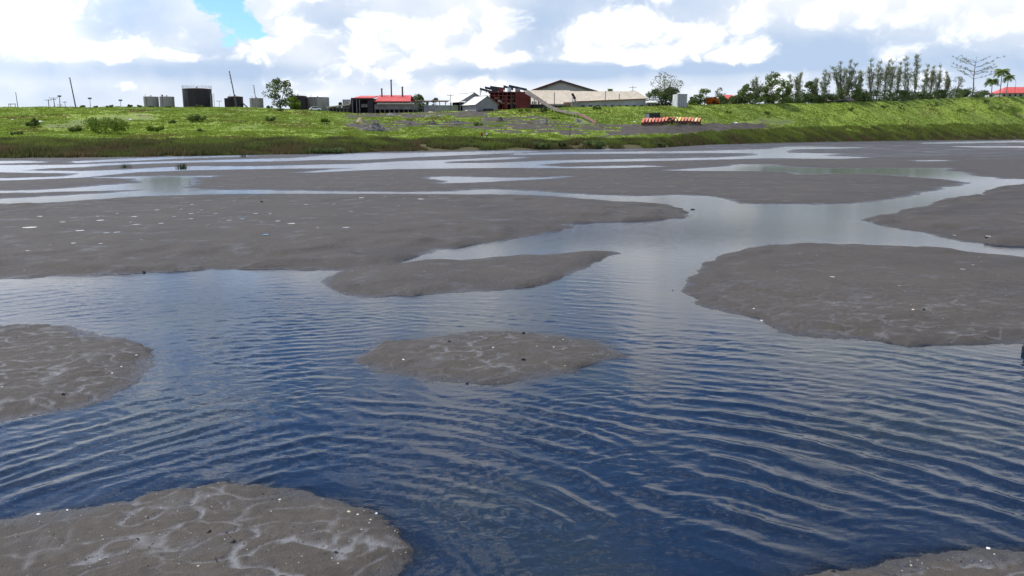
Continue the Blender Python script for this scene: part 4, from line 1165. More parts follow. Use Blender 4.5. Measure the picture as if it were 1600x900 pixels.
for xx, t in ((945.5, 142), (967, 146)): MB().tube((X(xx), -0.5, 0), (X(xx), -0.5, Z(t)), 0.14, n=6).build('drain_pipe', M_STEEL, root)
for i in range(18):
    xx = 905 + i * 6; MB().slab([(X(xx), -0.04, Z(158.05 - i * 0.25) + 0.05), (X(xx + 0.35), -0.04, Z(158.05 - i * 0.25) + 0.05), (X(xx - 7.6), 13.9, Z(142.55, 14) + 0.05), (X(xx - 7.95), 13.9, Z(142.55, 14) + 0.05)], 0.04).build('roof_rib', M_CREAM, root)
fr = Fr(896, 326, 0.2); X, Z = fr.x, fr.z
root = empty('conveyor_end', fr.loc, 0, 'short black tilted conveyor head on posts between the cream roofs', 'conveyor')
MB().slab([(X(892.5), 0, Z(146)), (X(895.5), 0, Z(145.4)), (X(900), 0.8, Z(152.6)), (X(897), 0.8, Z(153.6))], 0.5).build('belt_frame', M_BLKR, root)
for a, t in ((895, 150), (898, 153.5)): MB().box(X(a) - 0.14, X(a) + 0.14, 0.2, 0.5, 0, Z(t)).build('post', M_CONC, root)
MB().box(X(893), X(903), 0.8, 3, 0, Z(158.5)).build('base_block', M_CONC, root)
fr = Fr(1019, 332, 0.2); X, Z = fr.x, fr.z
root = empty('small_shed', fr.loc, 0, 'little shed with white roof at the right end of the cream roofs', 'shed')
MB().slab([(X(1009), -0.3, Z(160)), (X(1028), -0.3, Z(159.6)), (X(1023), 4, Z(154.8)), (X(1010), 4, Z(154.8))], 0.2).build('roof', M_WHITER, root)
MB().box(X(1011), X(1026), 0.2, 3.8, 0, Z(161)).build('wall', M_WALLG, root)
for a in (1013, 1019, 1024): MB().box(X(a), X(a + 2.4), 0.12, 0.2, 0.2, Z(162.5)).build('opening', M_DARK, root)

# ------------------------------------------------------------------ conveyor gantry running down the slope
def slope_d(px, py):
    ds, dr = float(np.interp(px, B_PX, B_DS)), float(np.interp(px, R_PX, R_D))
    ys = np.linspace(ds + 3, dr + 2, 200); xs = (px - 800) / 1272 * ys
    return float(ys[np.argmin(np.abs(project(xs, ys, bank(xs, ys)[0])[1] - py))])


M_GANTRY = paint('weathered_gantry_sheet', (0.125, 0.105, 0.09), 0.8, 0.25, 0.5)
path = [(822, 143, 314, 1.35), (840, 154, 305, 1.1), (858, 166, 295, 0.9), (874, 172.8, 286, 0.7), (888, 175.5, 278, 0.55), (904, 177.5, 270, 0.5)]
P3 = [at(a, b, d_) for a, b, d_, w_ in path]
root = empty('conveyor_gantry', (P3[3].x, P3[3].y, bz(P3[3].x, P3[3].y) - 0.2), 0, 'long grey covered conveyor descending from the red block', 'conveyor')
O = root.location
tail = [at(904, 177.5, 270), at(916, 183, 262), at(931, 191.5, slope_d(931, 193))]
m = MB()
for i in range(len(P3) - 1):
    a, b = P3[i] - O, P3[i + 1] - O; w0, w1 = path[i][3], path[i + 1][3]; up0, up1 = Vector((0.55, 0.5, 0.9)) * w0, Vector((0.55, 0.5, 0.9)) * w1
    n_ = Vector((0, 1.6, 0))
    MB().add([a - up0 * 0.6, b - up1 * 0.6, b + up1 * 0.6, a + up0 * 0.6, a - up0 * 0.6 + n_, b - up1 * 0.6 + n_, b + up1 * 0.6 + n_, a + up0 * 0.6 + n_],
             [(0, 1, 2, 3), (7, 6, 5, 4), (0, 4, 5, 1), (3, 2, 6, 7), (0, 3, 7, 4), (1, 5, 6, 2)]).build('gallery_section', M_GANTRY, root)
for i in range(2):
    a, b = tail[i] - O, tail[i + 1] - O; up = Vector((0.2, 0.15, 0.32)); n_ = Vector((0, 1.2, 0))
    MB().add([a - up, b - up, b + up, a + up, a - up + n_, b - up + n_, b + up + n_, a + up + n_], [(0, 1, 2, 3), (7, 6, 5, 4), (0, 4, 5, 1), (3, 2, 6, 7), (0, 3, 7, 4), (1, 5, 6, 2)]).build('lower_gallery', paint('rusty_gallery', (0.17, 0.09, 0.065), 0.8, 0.25, 0.8), root)
for u in np.linspace(0.4, 4.95, 15):
    i = int(u); p = P3[i].lerp(P3[i + 1], u - i); g = bz(p.x, p.y)
    if p.z - 0.8 > g:
        q = p - O; MB().box(q.x - 0.14, q.x + 0.14, q.y + 0.5, q.y + 0.8, g - O.z - 0.3, q.z - 0.5).build('trestle_leg', M_DARK, root)

# ------------------------------------------------------------------ smaller buildings right of the plant
fr = Fr(1066, 326, 0.2); X, Z = fr.x, fr.z
root = empty('square_silo', fr.loc, rad(14), 'plain pale grey upright box silo beside the big tree', 'silo')
MB().box(X(1058), X(1074), 0, 4.2, 0, Z(147.4)).build('body', paint('silo_panel', (0.36, 0.355, 0.345), 0.7, 0.1, 0.3, streak=True), root, bevel=0.06)
MB().box(X(1057.6), X(1074.4), -0.1, 4.3, Z(147.4), Z(146.8)).build('cap', M_CONC, root)
MB().box(X(1057.2), X(1058), -0.1, 4.3, 0, Z(147.4)).build('side_panel', paint('white_panel', (0.6, 0.6, 0.58), 0.6), root)
for i in range(3): MB().box(X(1061 + i * 3.6), X(1061.3 + i * 3.6), -0.05, 0, 0, Z(147.6)).build('panel_seam', M_STEEL, root)


def hip_house(px, d, p0, p1, eave, ridge, r0, r1, label, depth=9.0, wall=None, gable=False):
    fr = Fr(px, d, 0.3); X, Z = fr.x, fr.z
    root = empty('house', fr.loc, 0, label, 'house')
    ov = 0.7
    MB().box(X(p0), X(p1), 0, depth, 0, Z(eave)).build('wall', wall or M_CONC, root)
    A = [(X(p0) - ov, -ov, Z(eave)), (X(p1) + ov, -ov, Z(eave)), (X(p1) + ov, depth + ov, Z(eave)), (X(p0) - ov, depth + ov, Z(eave)), (X(r0), depth / 2, Z(ridge)), (X(r1), depth / 2, Z(ridge))]
    MB().add(A, [(0, 1, 5, 4), (1, 2, 5), (2, 3, 4, 5), (3, 0, 4), (0, 3, 2, 1)]).build('roof', M_RED, root)
    MB().box(X(p0) - ov, X(p1) + ov, -ov - 0.06, -ov, Z(eave) - 0.22, Z(eave)).build('fascia', M_RED, root)
    n = max(2, int((p1 - p0) / 8))
    for i in range(n):
        xx = X(p0 + (p1 - p0) * (i + 0.5) / n); w = MB().box(xx - 0.7, xx + 0.7, -0.05, 0.0, Z(eave) * 0.42, Z(eave) * 0.8).build('window', M_DARK, root)
        MB().box(xx - 0.8, xx + 0.8, -0.10, 0.0, Z(eave) * 0.37, Z(eave) * 0.42).build('sill', M_PALE, w)
    return root


hip_house(1139, 372, 1127, 1151, 154.5, 147.6, 1134, 1147, 'small house with red roof among the bushes right of the silo')
hip_house(1590, 540, 1563, 1640, 145.2, 135.0, 1578, 1625, 'large house with red hipped roof at the right edge', 14)
fr = Fr(1305, 418, 0.2); X, Z = fr.x, fr.z
M_BROWNR = paint('brown_roof', (0.20, 0.165, 0.13), 0.8, 0.2, 0.5)
for (a, b, e, r, lb) in ((1273, 1302, 157.5, 153.6, 'low brown roofed hut, left of the two under the casuarinas'), (1304, 1334, 156.5, 150.8, 'low brown roofed hut, right of the two under the casuarinas')):
    fr = Fr((a + b) / 2, 414, 0.2); X, Z = fr.x, fr.z
    root = empty('low_hut', fr.loc, 0, lb, 'hut')
    MB().box(X(a + 2), X(b - 2), 0, 6, 0, Z(e)).build('wall', M_WALLG, root)
    MB().slab([(X(a), -0.8, Z(e) - 0.1), (X(b), -0.8, Z(e) - 0.1), (X(b - 4), 3, Z(r)), (X(a + 3), 3, Z(r))], 0.15).slab([(X(a + 3), 3.01, Z(r)), (X(b - 4), 3.01, Z(r)), (X(b), 6.8, Z(e) - 0.1), (X(a), 6.8, Z(e) - 0.1)], 0.15).build('roof', M_BROWNR, root)
    for i in range(2): MB().box(X(a + 8 + i * 10), X(a + 12 + i * 10), -0.05, 0, 0.6, Z(e) * 0.8).build('window', M_DARK, root)

# ------------------------------------------------------------------ trees along the skyline, left to right
broadleaf(437, 123, 40, 'spreading tree with ragged crown left of the dark half hidden tank', 'dark', d=301, seed=1, low=0.10, n_cl=34, per=60, skew=0.6)
broadleaf(459, 151, 24, 'low light green tree in front of the half hidden dark tank', 'bright', d=297, seed=2, low=0.02, n_cl=18)
broadleaf(654, 148.5, 28, 'round dark tree at the right end of the red roofed plant', 'dark', d=325, seed=3, low=0.05, n_cl=24)
broadleaf(680, 152, 13, 'small dark tree above the pipe rack', 'dark', d=330, seed=4, low=0.1, n_cl=12)
broadleaf(664, 155, 12, 'little bush like tree right of the round dark tree', 'mid', d=332, seed=5, low=0.05, n_cl=10)
broadleaf(535, 155, 14, 'small tree peeping over the plant hopper', 'dark', d=330, seed=6, low=0.1, n_cl=10)
palm(953, 137, 11, 'lone small palm peeping over the cream roof', seed=1, d=372, group=None)
broadleaf(1040, 114, 46, 'tall thin topped tree left of the grey box silo', 'grey', d=338, seed=8, low=0.28, n_cl=34, per=46, size=0.40, bark=M_PALEBARK)
broadleaf(1026, 141, 34, 'dense dark tree left below the thin topped tree', 'dark', d=336, seed=9, low=0.03, n_cl=24)
broadleaf(1046, 138, 32, 'dense dark tree right below the thin topped tree', 'dark', d=335, seed=10, low=0.03, n_cl=24)
broadleaf(1089, 145, 26, 'bushy dark tree just right of the grey box silo', 'dark', d=352, seed=11, low=0.03, n_cl=18)
broadleaf(1101, 138, 22, 'open dark tree behind the orange flowering bush', 'mid', d=358, seed=12, low=0.2, n_cl=14, per=50)
broadleaf(1124, 138, 20, 'sparse flat topped tree left of the small red house', 'grey', d=380, seed=13, low=0.4, n_cl=12, per=22)
broadleaf(1112, 152, 22, 'orange flowering tree left of the small red house', 'flame', d=354, seed=14, low=0.02, n_cl=16, name='flame_tree')
broadleaf(1126, 150, 20, 'low dark tree in front of the small red house', 'dark', d=356, seed=15, low=0.02, n_cl=14)
broadleaf(1164, 131, 26, 'rounded bright green tree right of the small red house', 'mid', d=362, seed=16, low=0.03, n_cl=26)
casuarina(1181, 124, 15, 'wispy casuarina between two rounded green trees', 1, d=376)
broadleaf(1205, 113.5, 36, 'tallest rounded green tree right of the small red house', 'mid', d=372, seed=17, low=0.05, n_cl=36)
broadleaf(1222, 124, 22, 'leafy green tree on the right flank of the tallest rounded tree', 'mid', d=376, seed=18, low=0.05, n_cl=18)
casuarina(1231, 121, 10, 'thin bare casuarina left of a pair of open ones', 2, leaders=2)
casuarina(1246, 117, 22, 'open casuarina above the conical dark tree, left', 3)
broadleaf(1242, 148, 30, 'low dark thicket tree below the thin bare casuarina', 'dark', seed=19, low=0.02, n_cl=18)
broadleaf(1263, 127, 21, 'conical dark green tree left of the brown huts', 'dark', seed=20, low=0.03, n_cl=24)
casuarina(1272, 125, 14, 'small casuarina behind the conical dark tree', 4)
casuarina(1288, 112, 20, 'pointed casuarina above the left brown hut', 5, lean=-0.05)
casuarina(1313, 100, 26, 'fan shaped casuarina with many leaders, left stem', 6, leaders=6, lean=-0.12)
casuarina(1322, 98, 26, 'fan shaped casuarina with many leaders, right stem', 7, leaders=6, lean=0.03)
casuarina(1338, 113, 12, 'small casuarina right of the fan shaped pair', 8, lean=0.04)
broadleaf(1328, 128, 30, 'round bright green tree in front of the fan shaped casuarinas', 'mid', seed=21, low=0.05, n_cl=24)
for i, (px, top, w, lb) in enumerate([
        (1358, 95, 16, 'tall casuarina first in the long right hand row'), (1369, 99, 12, 'casuarina second in the long right hand row'), (1380, 97, 16, 'casuarina third in the row, slightly bent'),
        (1389, 99, 12, 'casuarina fourth in the row'), (1400, 100, 15, 'casuarina with thick dark trunk in the middle of the row'), (1415, 91, 14, 'second tallest casuarina of the row, left of the tallest'),
        (1428, 88, 13, 'tallest slender casuarina of the row'), (1440, 104, 18, 'short open casuarina right of the tallest'), (1452, 106, 14, 'short casuarina before the end of the row'),
        (1464, 104, 17, 'casuarina next to last in the row'), (1476, 114, 12, 'last low casuarina at the right end of the row')]):
    casuarina(px, top, w, lb, 20 + i, leaders=4, lean=0.02 * ((i * 7) % 5 - 2))
for i, (px, top, w, lb) in enumerate([(1348, 146, 26, 'dark hedge tree below the gap in the casuarinas'), (1366, 143, 30, 'dark hedge tree below the first casuarinas of the row'), (1388, 144, 30, 'dark hedge tree below the third and fourth casuarinas'),
        (1436, 146, 24, 'dark hedge tree below the tallest casuarina'), (1482, 140, 34, 'low dark mound of bush left of the bare spreading tree'), (1512, 141, 34, 'low dark mound of bush under the bare spreading tree'), (1536, 144, 22, 'low dark mound of bush left of the palms'),
        (1222, 150, 26, 'low dark hedge tree under the leafy flank tree'), (1290, 147, 20, 'low dark hedge tree behind the left brown hut'), (1178, 143, 22, 'dark hedge tree at the foot of the first wispy casuarina'), (1196, 147, 24, 'dark hedge tree at the left foot of the tallest rounded tree'), (1258, 147, 26, 'dark hedge tree at the foot of the conical tree'), (1276, 143, 22, 'dark hedge tree at the foot of the small casuarina'), (1308, 139, 24, 'dark hedge tree above the right brown hut'), (1342, 140, 24, 'dark hedge tree right of the round bright tree'), (1402, 140, 22, 'dark hedge tree at the foot of the thick trunked casuarina'), (1416, 143, 22, 'dark hedge tree left below the tallest casuarina'), (1452, 143, 22, 'dark hedge tree below the short open casuarinas'), (1466, 142, 22, 'dark hedge tree below the end of the casuarina row'), (1150, 150, 20, 'dark hedge tree right of the small red house'), (1500, 138, 18, 'dark hedge tree between the two low mounds')]):
    broadleaf(px, top, w * 1.25, lb, 'dark', seed=60 + i, low=0.0, n_cl=20, group='dark hedge trees on the right skyline')


def bare_tree(px, top, w, label, d, seed=0):
    rng = np.random.default_rng(seed + 9000)
    fr = Fr(px, d); Ht = fr.z(top); R = w * fr.k / 2
    root = empty('bare_tree', fr.loc, 0, label, 'tree')
    tr = MB(); branch(tr, (0, 0, 0), (0.2, 0, Ht * 0.97), Ht * 0.02, 0.06, rng, 8, 0.05); C, Tn = [], []
    for i in range(17):
        z0 = Ht * rng.uniform(0.38, 0.88); s = 1 if i % 2 else -1; L = R * rng.uniform(0.55, 1.0) * (1.1 - 0.35 * abs(z0 / Ht - 0.7))
        tip = Vector((s * L, rng.uniform(-0.6, 0.6) * R, z0 + L * rng.uniform(0.05, 0.45)))
        pts = branch(tr, (0.1, 0, z0), tip, 0.13, 0.035, rng, 5, 0.12)
        for j in range(2, 6):
            for k in range(3):
                t2 = pts[j] + Vector((s * rng.uniform(0.2, 1.4), rng.normal(0, 0.8), rng.uniform(0.0, 1.1))); tr.tube(pts[j], t2, 0.035, 0.015, 4, False)
                for u in rng.uniform(0.3, 1.1, 9): C.append(np.array(pts[j].lerp(t2, u)) + rng.normal(0, 0.22, 3)); Tn.append(0.6)
    tr.build('trunk', M_PALEBARK, root, True)
    v, f, t = cards(np.array(C), 0.30, rng, 1.6, tint=np.array(Tn), flat=0.6)
    np_mesh('crown', v, f, M_LEAF['grey'], False, root, {'tint': t})


bare_tree(1517, 86, 66, 'sparse spreading tree with layered branches left of the palms', 492, 1)
broadleaf(1492, 118, 20, 'thin leaved tree left of the bare spreading tree', 'grey', seed=75, low=0.3, n_cl=16, per=18, size=0.5)
palm(1560, 103, 27, 'tallest coconut palm, between the two lower ones', 3, d=512)
palm(1547, 119, 24, 'coconut palm left of the tallest palm', 4, d=516, lean=-0.04)
palm(1570, 114, 22, 'coconut palm right of the tallest palm', 5, d=520, lean=0.03)

# skyline bushes on the left and shrubs on the slope
for i, (px, w, h, lb) in enumerate([(132, 14, 4, 'flat dark bush on the skyline right of the leaning pole'), (151, 8, 3, 'tiny dark bush on the skyline near the first street lamp'), (173, 14, 4, 'low dark bush on the skyline between the street lamps'),
        (203, 11, 6, 'pale square topped bush on the skyline left of the grey tanks'), (217, 9, 4, 'small bush touching the left grey tank'), (312, 13, 6, 'bush at the foot of the big black tank'), (238, 10, 3, 'flat bush at the foot of the left grey tank'),
        (420, 14, 5, 'low bush left of the spreading tree'), (262, 10, 3, 'flat bush at the foot of the right grey tank')]):
    shrub(px, 0, w, h, lb, 'dark' if i % 2 else 'mid', d=tree_d(px, 0), seed=i, group='bushes on the left skyline', size=0.3)
for i, (px, py, w, h, lf, lb) in enumerate([
        (160, 209, 78, 30, 'bright', 'largest spreading green shrub on the left slope'), (47, 200, 24, 17, 'mid', 'dark rounded shrub with paler weeds at the left edge of the slope'),
        (20, 212, 20, 9, 'mid', 'low weeds near the left edge, below the dark rounded shrub'), (112, 207, 24, 12, 'mid', 'green shrub just left of the largest shrub'), (305, 190, 36, 12, 'mid', 'dark green wide shrub below the big black tank'),
        (313, 207, 14, 7, 'dark', 'small dark round shrub low below the big black tank'), (240, 205, 34, 9, 'bright', 'yellow green low shrub right of the largest shrub'), (420, 190, 22, 9, 'mid', 'green shrub below the spreading tree'),
        (508, 194, 16, 12, 'bright', 'bright green shrub at the edge of the grey spoil ground'), (437, 173, 14, 6, 'dark', 'small dark shrub at the foot of the spreading tree'), (268, 193, 16, 6, 'mid', 'small green shrub left of the wide shrub'),
        (1384, 171, 17, 7, 'dark', 'dark low shrub on the right slope, left of a rounder one'), (1407, 173, 15, 9, 'dark', 'rounder dark shrub on the right slope'), (1330, 175, 15, 7, 'mid', 'small green shrub on the right slope below the fan casuarinas'),
        (1456, 170, 22, 8, 'mid', 'green shrub on the right slope below the end of the row'), (1505, 178, 20, 9, 'bright', 'bright shrub on the right slope below the bare tree'), (1555, 177, 26, 13, 'mid', 'bushy green shrub on the right slope below the palms'),
        (1582, 181, 32, 15, 'bright', 'large bright shrub on the right slope at the edge'), (1540, 164, 16, 6, 'mid', 'small shrub on the right crest below the palms'), (1200, 180, 16, 6, 'mid', 'low green shrub below the tallest rounded tree'),
        (1140, 178, 14, 5, 'bright', 'tiny bright shrub right of the silo slope'), (932, 171, 16, 6, 'dark', 'dark shrub in front of the lilac grey wall'), (848, 176, 20, 9, 'dark', 'dark shrub beneath the conveyor gantry'), (820, 175, 26, 6, 'bright', 'bright green weeds below the red block'),
        (1080, 163, 20, 5, 'bright', 'pale green bush right of the silo foot'), (745, 196, 18, 6, 'mid', 'green weeds on the grey spoil ground above the two people'), (868, 186, 14, 5, 'bright', 'weeds on the spoil ground left of the gantry foot')]):
    shrub(px, py, w, h, lb, lf, seed=40 + i)
for i, (px, w, h, lb) in enumerate([(844, 34, 11, 'dark clump of sedge standing out on the far shore, left one'), (505, 60, 10, 'dark wide clump of sedge reaching into the far shallows'), (878, 14, 14, 'tall tangled clump on the far shore right of the dark clump'),
        (1030, 24, 9, 'dark clump on the far shore below the row of carts'), (930, 40, 13, 'broad green clump on the far shore below the spoil ground')]):
    ds = float(np.interp(px, B_PX, B_DS)); shrub(px, 0, w, h, lb, 'dark', d=ds + 0.5, seed=90 + i, group='dark clumps on the far shore', size=0.26, per=80)

# tufts standing in the shallows
M_TUFT = leaf_material('tuft_blades', (0.03, 0.04, 0.015), (0.05, 0.065, 0.02), (0.08, 0.09, 0.03), 0.2)


def tuft(px, py, h, label, n=40, w=5):
    rng = np.random.default_rng(int(px)); x0, y0 = (float(v) for v in ground(px, py)); k = y0 / 1260
    v, q, t = blades(rng.normal(0, w * k * 0.35, n), rng.normal(0, 0.3, n), np.zeros(n), np.full(n, h * k), np.full(n, 0.03), np.full(n, 0.4), 2, rng, 0.12)
    o = np_mesh('reed_tuft', v, q, M_TUFT, False, attrs={'tint': t}); o.location = (x0, y0, 0.02)
    tag(o, label, 'reeds', 'reed tufts in the far shallows')


tuft(284, 264, 10, 'dark reed tuft standing in the blue channel above the tank reflection', 60, 7)
tuft(195, 263, 9, 'small reed tuft left of the dark one', 26, 5)
tuft(381, 246, 7, 'little reed tuft at the tip of the far channel', 26, 4)

# ------------------------------------------------------------------ row of tub carts and the hut behind it
CART = {'red': (0.55, 0.14, 0.09), 'pink': (0.58, 0.20, 0.13), 'orange': (0.62, 0.20, 0.06), 'yellow': (0.74, 0.52, 0.14), 'cream': (0.72, 0.60, 0.30), 'salmon': (0.62, 0.26, 0.12)}
M_RUST = paint('rusty_cart_side', (0.135, 0.040, 0.028), 0.8, 0.35, 1.2)
M_WHEEL = paint('cart_wheel_iron', (0.03, 0.027, 0.026), 0.7)


def cart(px, py, color, label, d):
    p = at(px, py, d); g = bz(p.x, p.y)
    root = empty('tub_cart', (p.x, p.y, g - 0.03), rad(-30), label, 'cart', 'tub carts parked in a row')
    wd, dp, h0, h1 = 0.40, 1.7, 0.95, 2.15
    MB().add([(-wd, 0, 0.28), (wd, 0, 0.28), (wd, 0, h0), (-wd, 0, h0), (-wd, dp, 0.28), (wd, dp, 0.28), (wd, dp, h1), (-wd, dp, h1)],
             [(0, 1, 2, 3), (1, 5, 6, 2), (5, 4, 7, 6), (4, 0, 3, 7), (0, 4, 5, 1)]).build('tub', M_RUST, root)
    MB().slab([(-wd - 0.02, -0.06, h0 + 0.04), (wd + 0.02, -0.06, h0 + 0.04), (wd + 0.02, dp + 0.05, h1 + 0.10), (-wd - 0.02, dp + 0.05, h1 + 0.10)], 0.07).build('cover', paint('cover_' + color, CART[color], 0.55, 0.15, 1.0), root)
    for sy in (0.3, dp - 0.3):
        for sx in (-1, 1): MB().tube((sx * wd * 0.9 - 0.04, sy, 0.2), (sx * wd * 0.9 + 0.04, sy, 0.2), 0.2, n=12).build('wheel', M_WHEEL, root)
    for zz in (0.45, 0.66): MB().box(-wd, wd, -0.05, -0.003, zz - 0.03, zz + 0.03).build('strap', M_RUST, root)


seq = ['red', 'pink', 'salmon', 'pink', 'red', 'red', 'pink', 'orange', 'salmon', 'orange', 'cream', 'yellow', 'salmon', 'pink', 'salmon', 'pink', 'cream', 'salmon']
ordn = ['first', 'second', 'third', 'fourth', 'fifth', 'sixth', 'seventh', 'eighth', 'ninth', 'tenth', 'eleventh', 'twelfth', 'thirteenth', 'fourteenth', 'fifteenth', 'sixteenth', 'seventeenth', 'eighteenth']
cd = slope_d(1045, 195.5)
k_ = 0
for i, c in enumerate(seq):
    px = 1003.5 + i * 5.15
    if c is None: continue
    cart(px, 195, c, 'low tub cart with %s cover, %s from the left in the row' % (c, ordn[k_]), float(np.interp(px, [1003, 1092], [slope_d(1003, 196.3), slope_d(1092, 194.6)]))); k_ += 1
fr = Fr(1021, cd + 5, 0.1); X, Z = fr.x, fr.z
root = empty('guard_hut', fr.loc, rad(-8), 'small hut with flat dark roof behind the row of carts', 'hut')
MB().box(X(1009), X(1015), 0, 2.6, 0, Z(177.3)).build('side_wall', paint('pale_lilac_wall', (0.40, 0.40, 0.44), 0.7), root)
MB().box(X(1015) + 0.01, X(1032), 0.02, 2.6, 0, Z(177.3)).build('wall', paint('dark_green_wall', (0.055, 0.065, 0.06), 0.8), root)
MB().box(X(1017), X(1020.5), -0.03, 0.02, 0, Z(179)).build('door', M_DARK, root)
MB().box(X(1023), X(1030), -0.03, 0.02, Z(182.5), Z(179.2)).build('window', M_DARK, root)
MB().slab([(X(1004.5), -0.3, Z(176.4)), (X(1035), -0.3, Z(176.9)), (X(1035), 3.4, Z(176.4)), (X(1004.5), 3.4, Z(176))], 0.16).build('roof', M_DARK, root)
fr = Fr(1043, cd + 3.6, 0.1); X, Z = fr.x, fr.z
root = empty('low_shelter', fr.loc, 0, 'low shelter with black roof just behind the carts, right of the hut', 'shelter')
MB().slab([(X(1027), -0.5, Z(182.4)), (X(1058.5), -0.5, Z(184.2)), (X(1058.5), 2.2, Z(183.6)), (X(1027), 2.2, Z(181.8))], 0.22).build('roof', M_BLKR, root)
for a in (1028, 1038, 1048, 1057): MB().box(X(a) - 0.06, X(a) + 0.06, -0.3, -0.15, 0, Z(184.4)).build('post', M_PALE, root)
MB().box(X(1027.5), X(1034), 0, 1.6, 0, Z(184.6)).build('crate_stack', M_CREAM, root)

# ------------------------------------------------------------------ vehicle, piles, debris on the bank
fr = Fr(492, 296, 0.05); X, Z = fr.x, fr.z
root = empty('parked_car', fr.loc, rad(20), 'small white car in front of the wide ribbed tank', 'car')
body = MB().prism([(-2.0, 0.35), (2.0, 0.35), (2.05, 0.85), (1.3, 0.95), (0.75, 1.45), (-1.0, 1.45), (-1.75, 0.95), (-2.05, 0.85)], -0.8, 0.8).build('body', paint('white_car_paint', (0.75, 0.75, 0.73), 0.35, 0.03), root, bevel=0.06)
MB().prism([(1.15, 0.97), (0.7, 1.38), (-0.95, 1.38), (-1.55, 0.97)], -0.83, -0.815).build('side_window', M_DARK, root)
for a in (-1.25, 1.25):
    for b in (-0.72, 0.72): MB().tube((a, b - 0.1, 0.33), (a, b + 0.1, 0.33), 0.33, n=14).build('wheel', M_WHEEL, root)


def pile(px, py, w, h, label, mat, seed=0, cat='heap', d=None, rough=0.16, name='spoil_heap'):
    """uneven heap of loose material"""
    d = d or slope_d(px, py); x0 = (px - 800) / 1272 * d; k = d / 1280; R, Hh = w * k / 2, h * k
    n_r, n_a = 12, 30; vs, fs = [], []
    for i in range(n_r + 1):
        for j in range(n_a):
            r = i / n_r; a = 2 * np.pi * j / n_a; x = R * r * math.cos(a); y = max(R * 0.45, 1.2) * r * math.sin(a)
            nn = float(fbm(np.array([x * 0.5 + seed * 7.3]), np.array([y * 0.5 + seed]), 4, 501 + seed)[0])
            z = Hh * 0.75 * (1 - r * r) * (0.6 + 1.5 * float(fbm(np.array([x * 0.9 + seed * 3.1]), np.array([y * 0.9]), 4, 601 + seed)[0]) + 0.5 * math.sin(x * 3.0 / R + seed)) + nn * rough * Hh * (1 - r)
            if i == n_r: z = -0.5
            vs.append((x, y, z))
    for i in range(n_r):
        for j in range(n_a): fs.append((i * n_a + j, (i + 1) * n_a + j, (i + 1) * n_a + (j + 1) % n_a, i * n_a + (j + 1) % n_a))
    o = np_mesh(name, np.array(vs), np.array(fs), mat, False); o.location = (x0, d, bz(x0, d) - 0.05)
    tag(o, label, cat, 'heaps on the spoil ground')


M_RUB = paint('grey_rubble', (0.15, 0.138, 0.122), 0.9, 0.55, 1.6, rust=(0.05, 0.043, 0.038))
M_SANDP = paint('yellow_sand', (0.50, 0.37, 0.22), 0.9, 0.15, 0.8)
M_GRAV = paint('pale_gravel', (0.20, 0.185, 0.165), 0.9, 0.35, 1.5)
M_DARKR = paint('dark_spoil', (0.078, 0.067, 0.058), 0.9, 0.4, 1.2)
pile(582, 204, 52, 15, 'large grey rubble heap with dark hollows below the red roofed plant', M_RUB, 1)
pile(565, 191, 16, 8, 'steep sandy ramp below the red roofed plant', M_SANDP, 2)
pile(616, 181, 24, 6, 'pale grey gravel heap in front of the plant wall', M_GRAV, 3)
pile(676, 176, 14, 4, 'yellow sand heap in the yard', M_SANDP, 4)
pile(680, 182, 36, 5, 'long pale gravel heap in the yard below the sand', M_GRAV, 5)
pile(672, 194, 30, 7, 'dark spoil heap right of the rubble heap', M_DARKR, 6)
pile(712, 195, 22, 9, 'brownish spoil heap with pale flank above the sedge', M_RUB, 7)
pile(850, 193, 18, 8, 'low grey heap left of the gantry foot', M_GRAV, 8)
pile(783, 190, 18, 9, 'grey heap with track beside it in the middle of the spoil ground', M_DARKR, 9)
pile(904, 191, 16, 9, 'pale broken concrete heap below the gantry foot', M_GRAV, 10)
pile(230, 181, 26, 4, 'low brown soil heap on the left slope', paint('brown_soil', (0.21, 0.155, 0.115), 0.9, 0.3, 0.8), 11)
pile(795, 200, 12, 2.2, 'thin strip of sand above the two people', M_SANDP, 12)
pile(640, 197, 18, 5, 'small dark spoil heap just right of the rubble heap', M_DARKR, 13)
fr = Fr(891, slope_d(891, 212), 0.3)
root = empty('marker_post', fr.loc, 0, 'thin dark post on the shore below the gantry', 'post')
MB().tube((0, 0, 0), (0.05, 0, fr.z(195)), 0.13, 0.10, 8).build('shaft', M_WOODPOLE, root)
MB().box(-0.2, 0.25, -0.16, -0.11, fr.z(199), fr.z(197)).build('board', M_WOODPOLE, root)

M_LITW = paint('white_litter', (0.72, 0.71, 0.68), 0.6, 0.08, 3.0)
M_LITO = paint('rust_litter', (0.38, 0.17, 0.09), 0.7, 0.2, 3.0)


def scrap(x, y, z, s, label, mat, seed, cat='litter', name='litter_piece', group=None, flat=0.45):
    """crumpled angular scrap"""
    rng = np.random.default_rng(seed + 400)
    n = 7; v = []
    for zz, rr in ((0, 0.8), (0.35, 1.0), (0.75, 0.7)):
        for j in range(n):
            a = 2 * np.pi * j / n; r = s * rr * rng.uniform(0.55, 1.15); v.append((r * math.cos(a), r * 0.7 * math.sin(a), s * flat * (zz + rng.uniform(-0.12, 0.12))))
    v.append((rng.normal(0, 0.15 * s), 0, s * flat * rng.uniform(0.8, 1.2)))
    f = [(i * n + j, i * n + (j + 1) % n, (i + 1) * n + (j + 1) % n, (i + 1) * n + j) for i in range(2) for j in range(n)]
    mb = MB().add(v, f + [(2 * n + j, 2 * n + (j + 1) % n, 3 * n) for j in range(n)])
    o = mb.build(name, mat); o.location = (x, y, z); o.rotation_euler = (0, 0, rng.uniform(0, 6.28))
    return tag(o, label, cat, group)


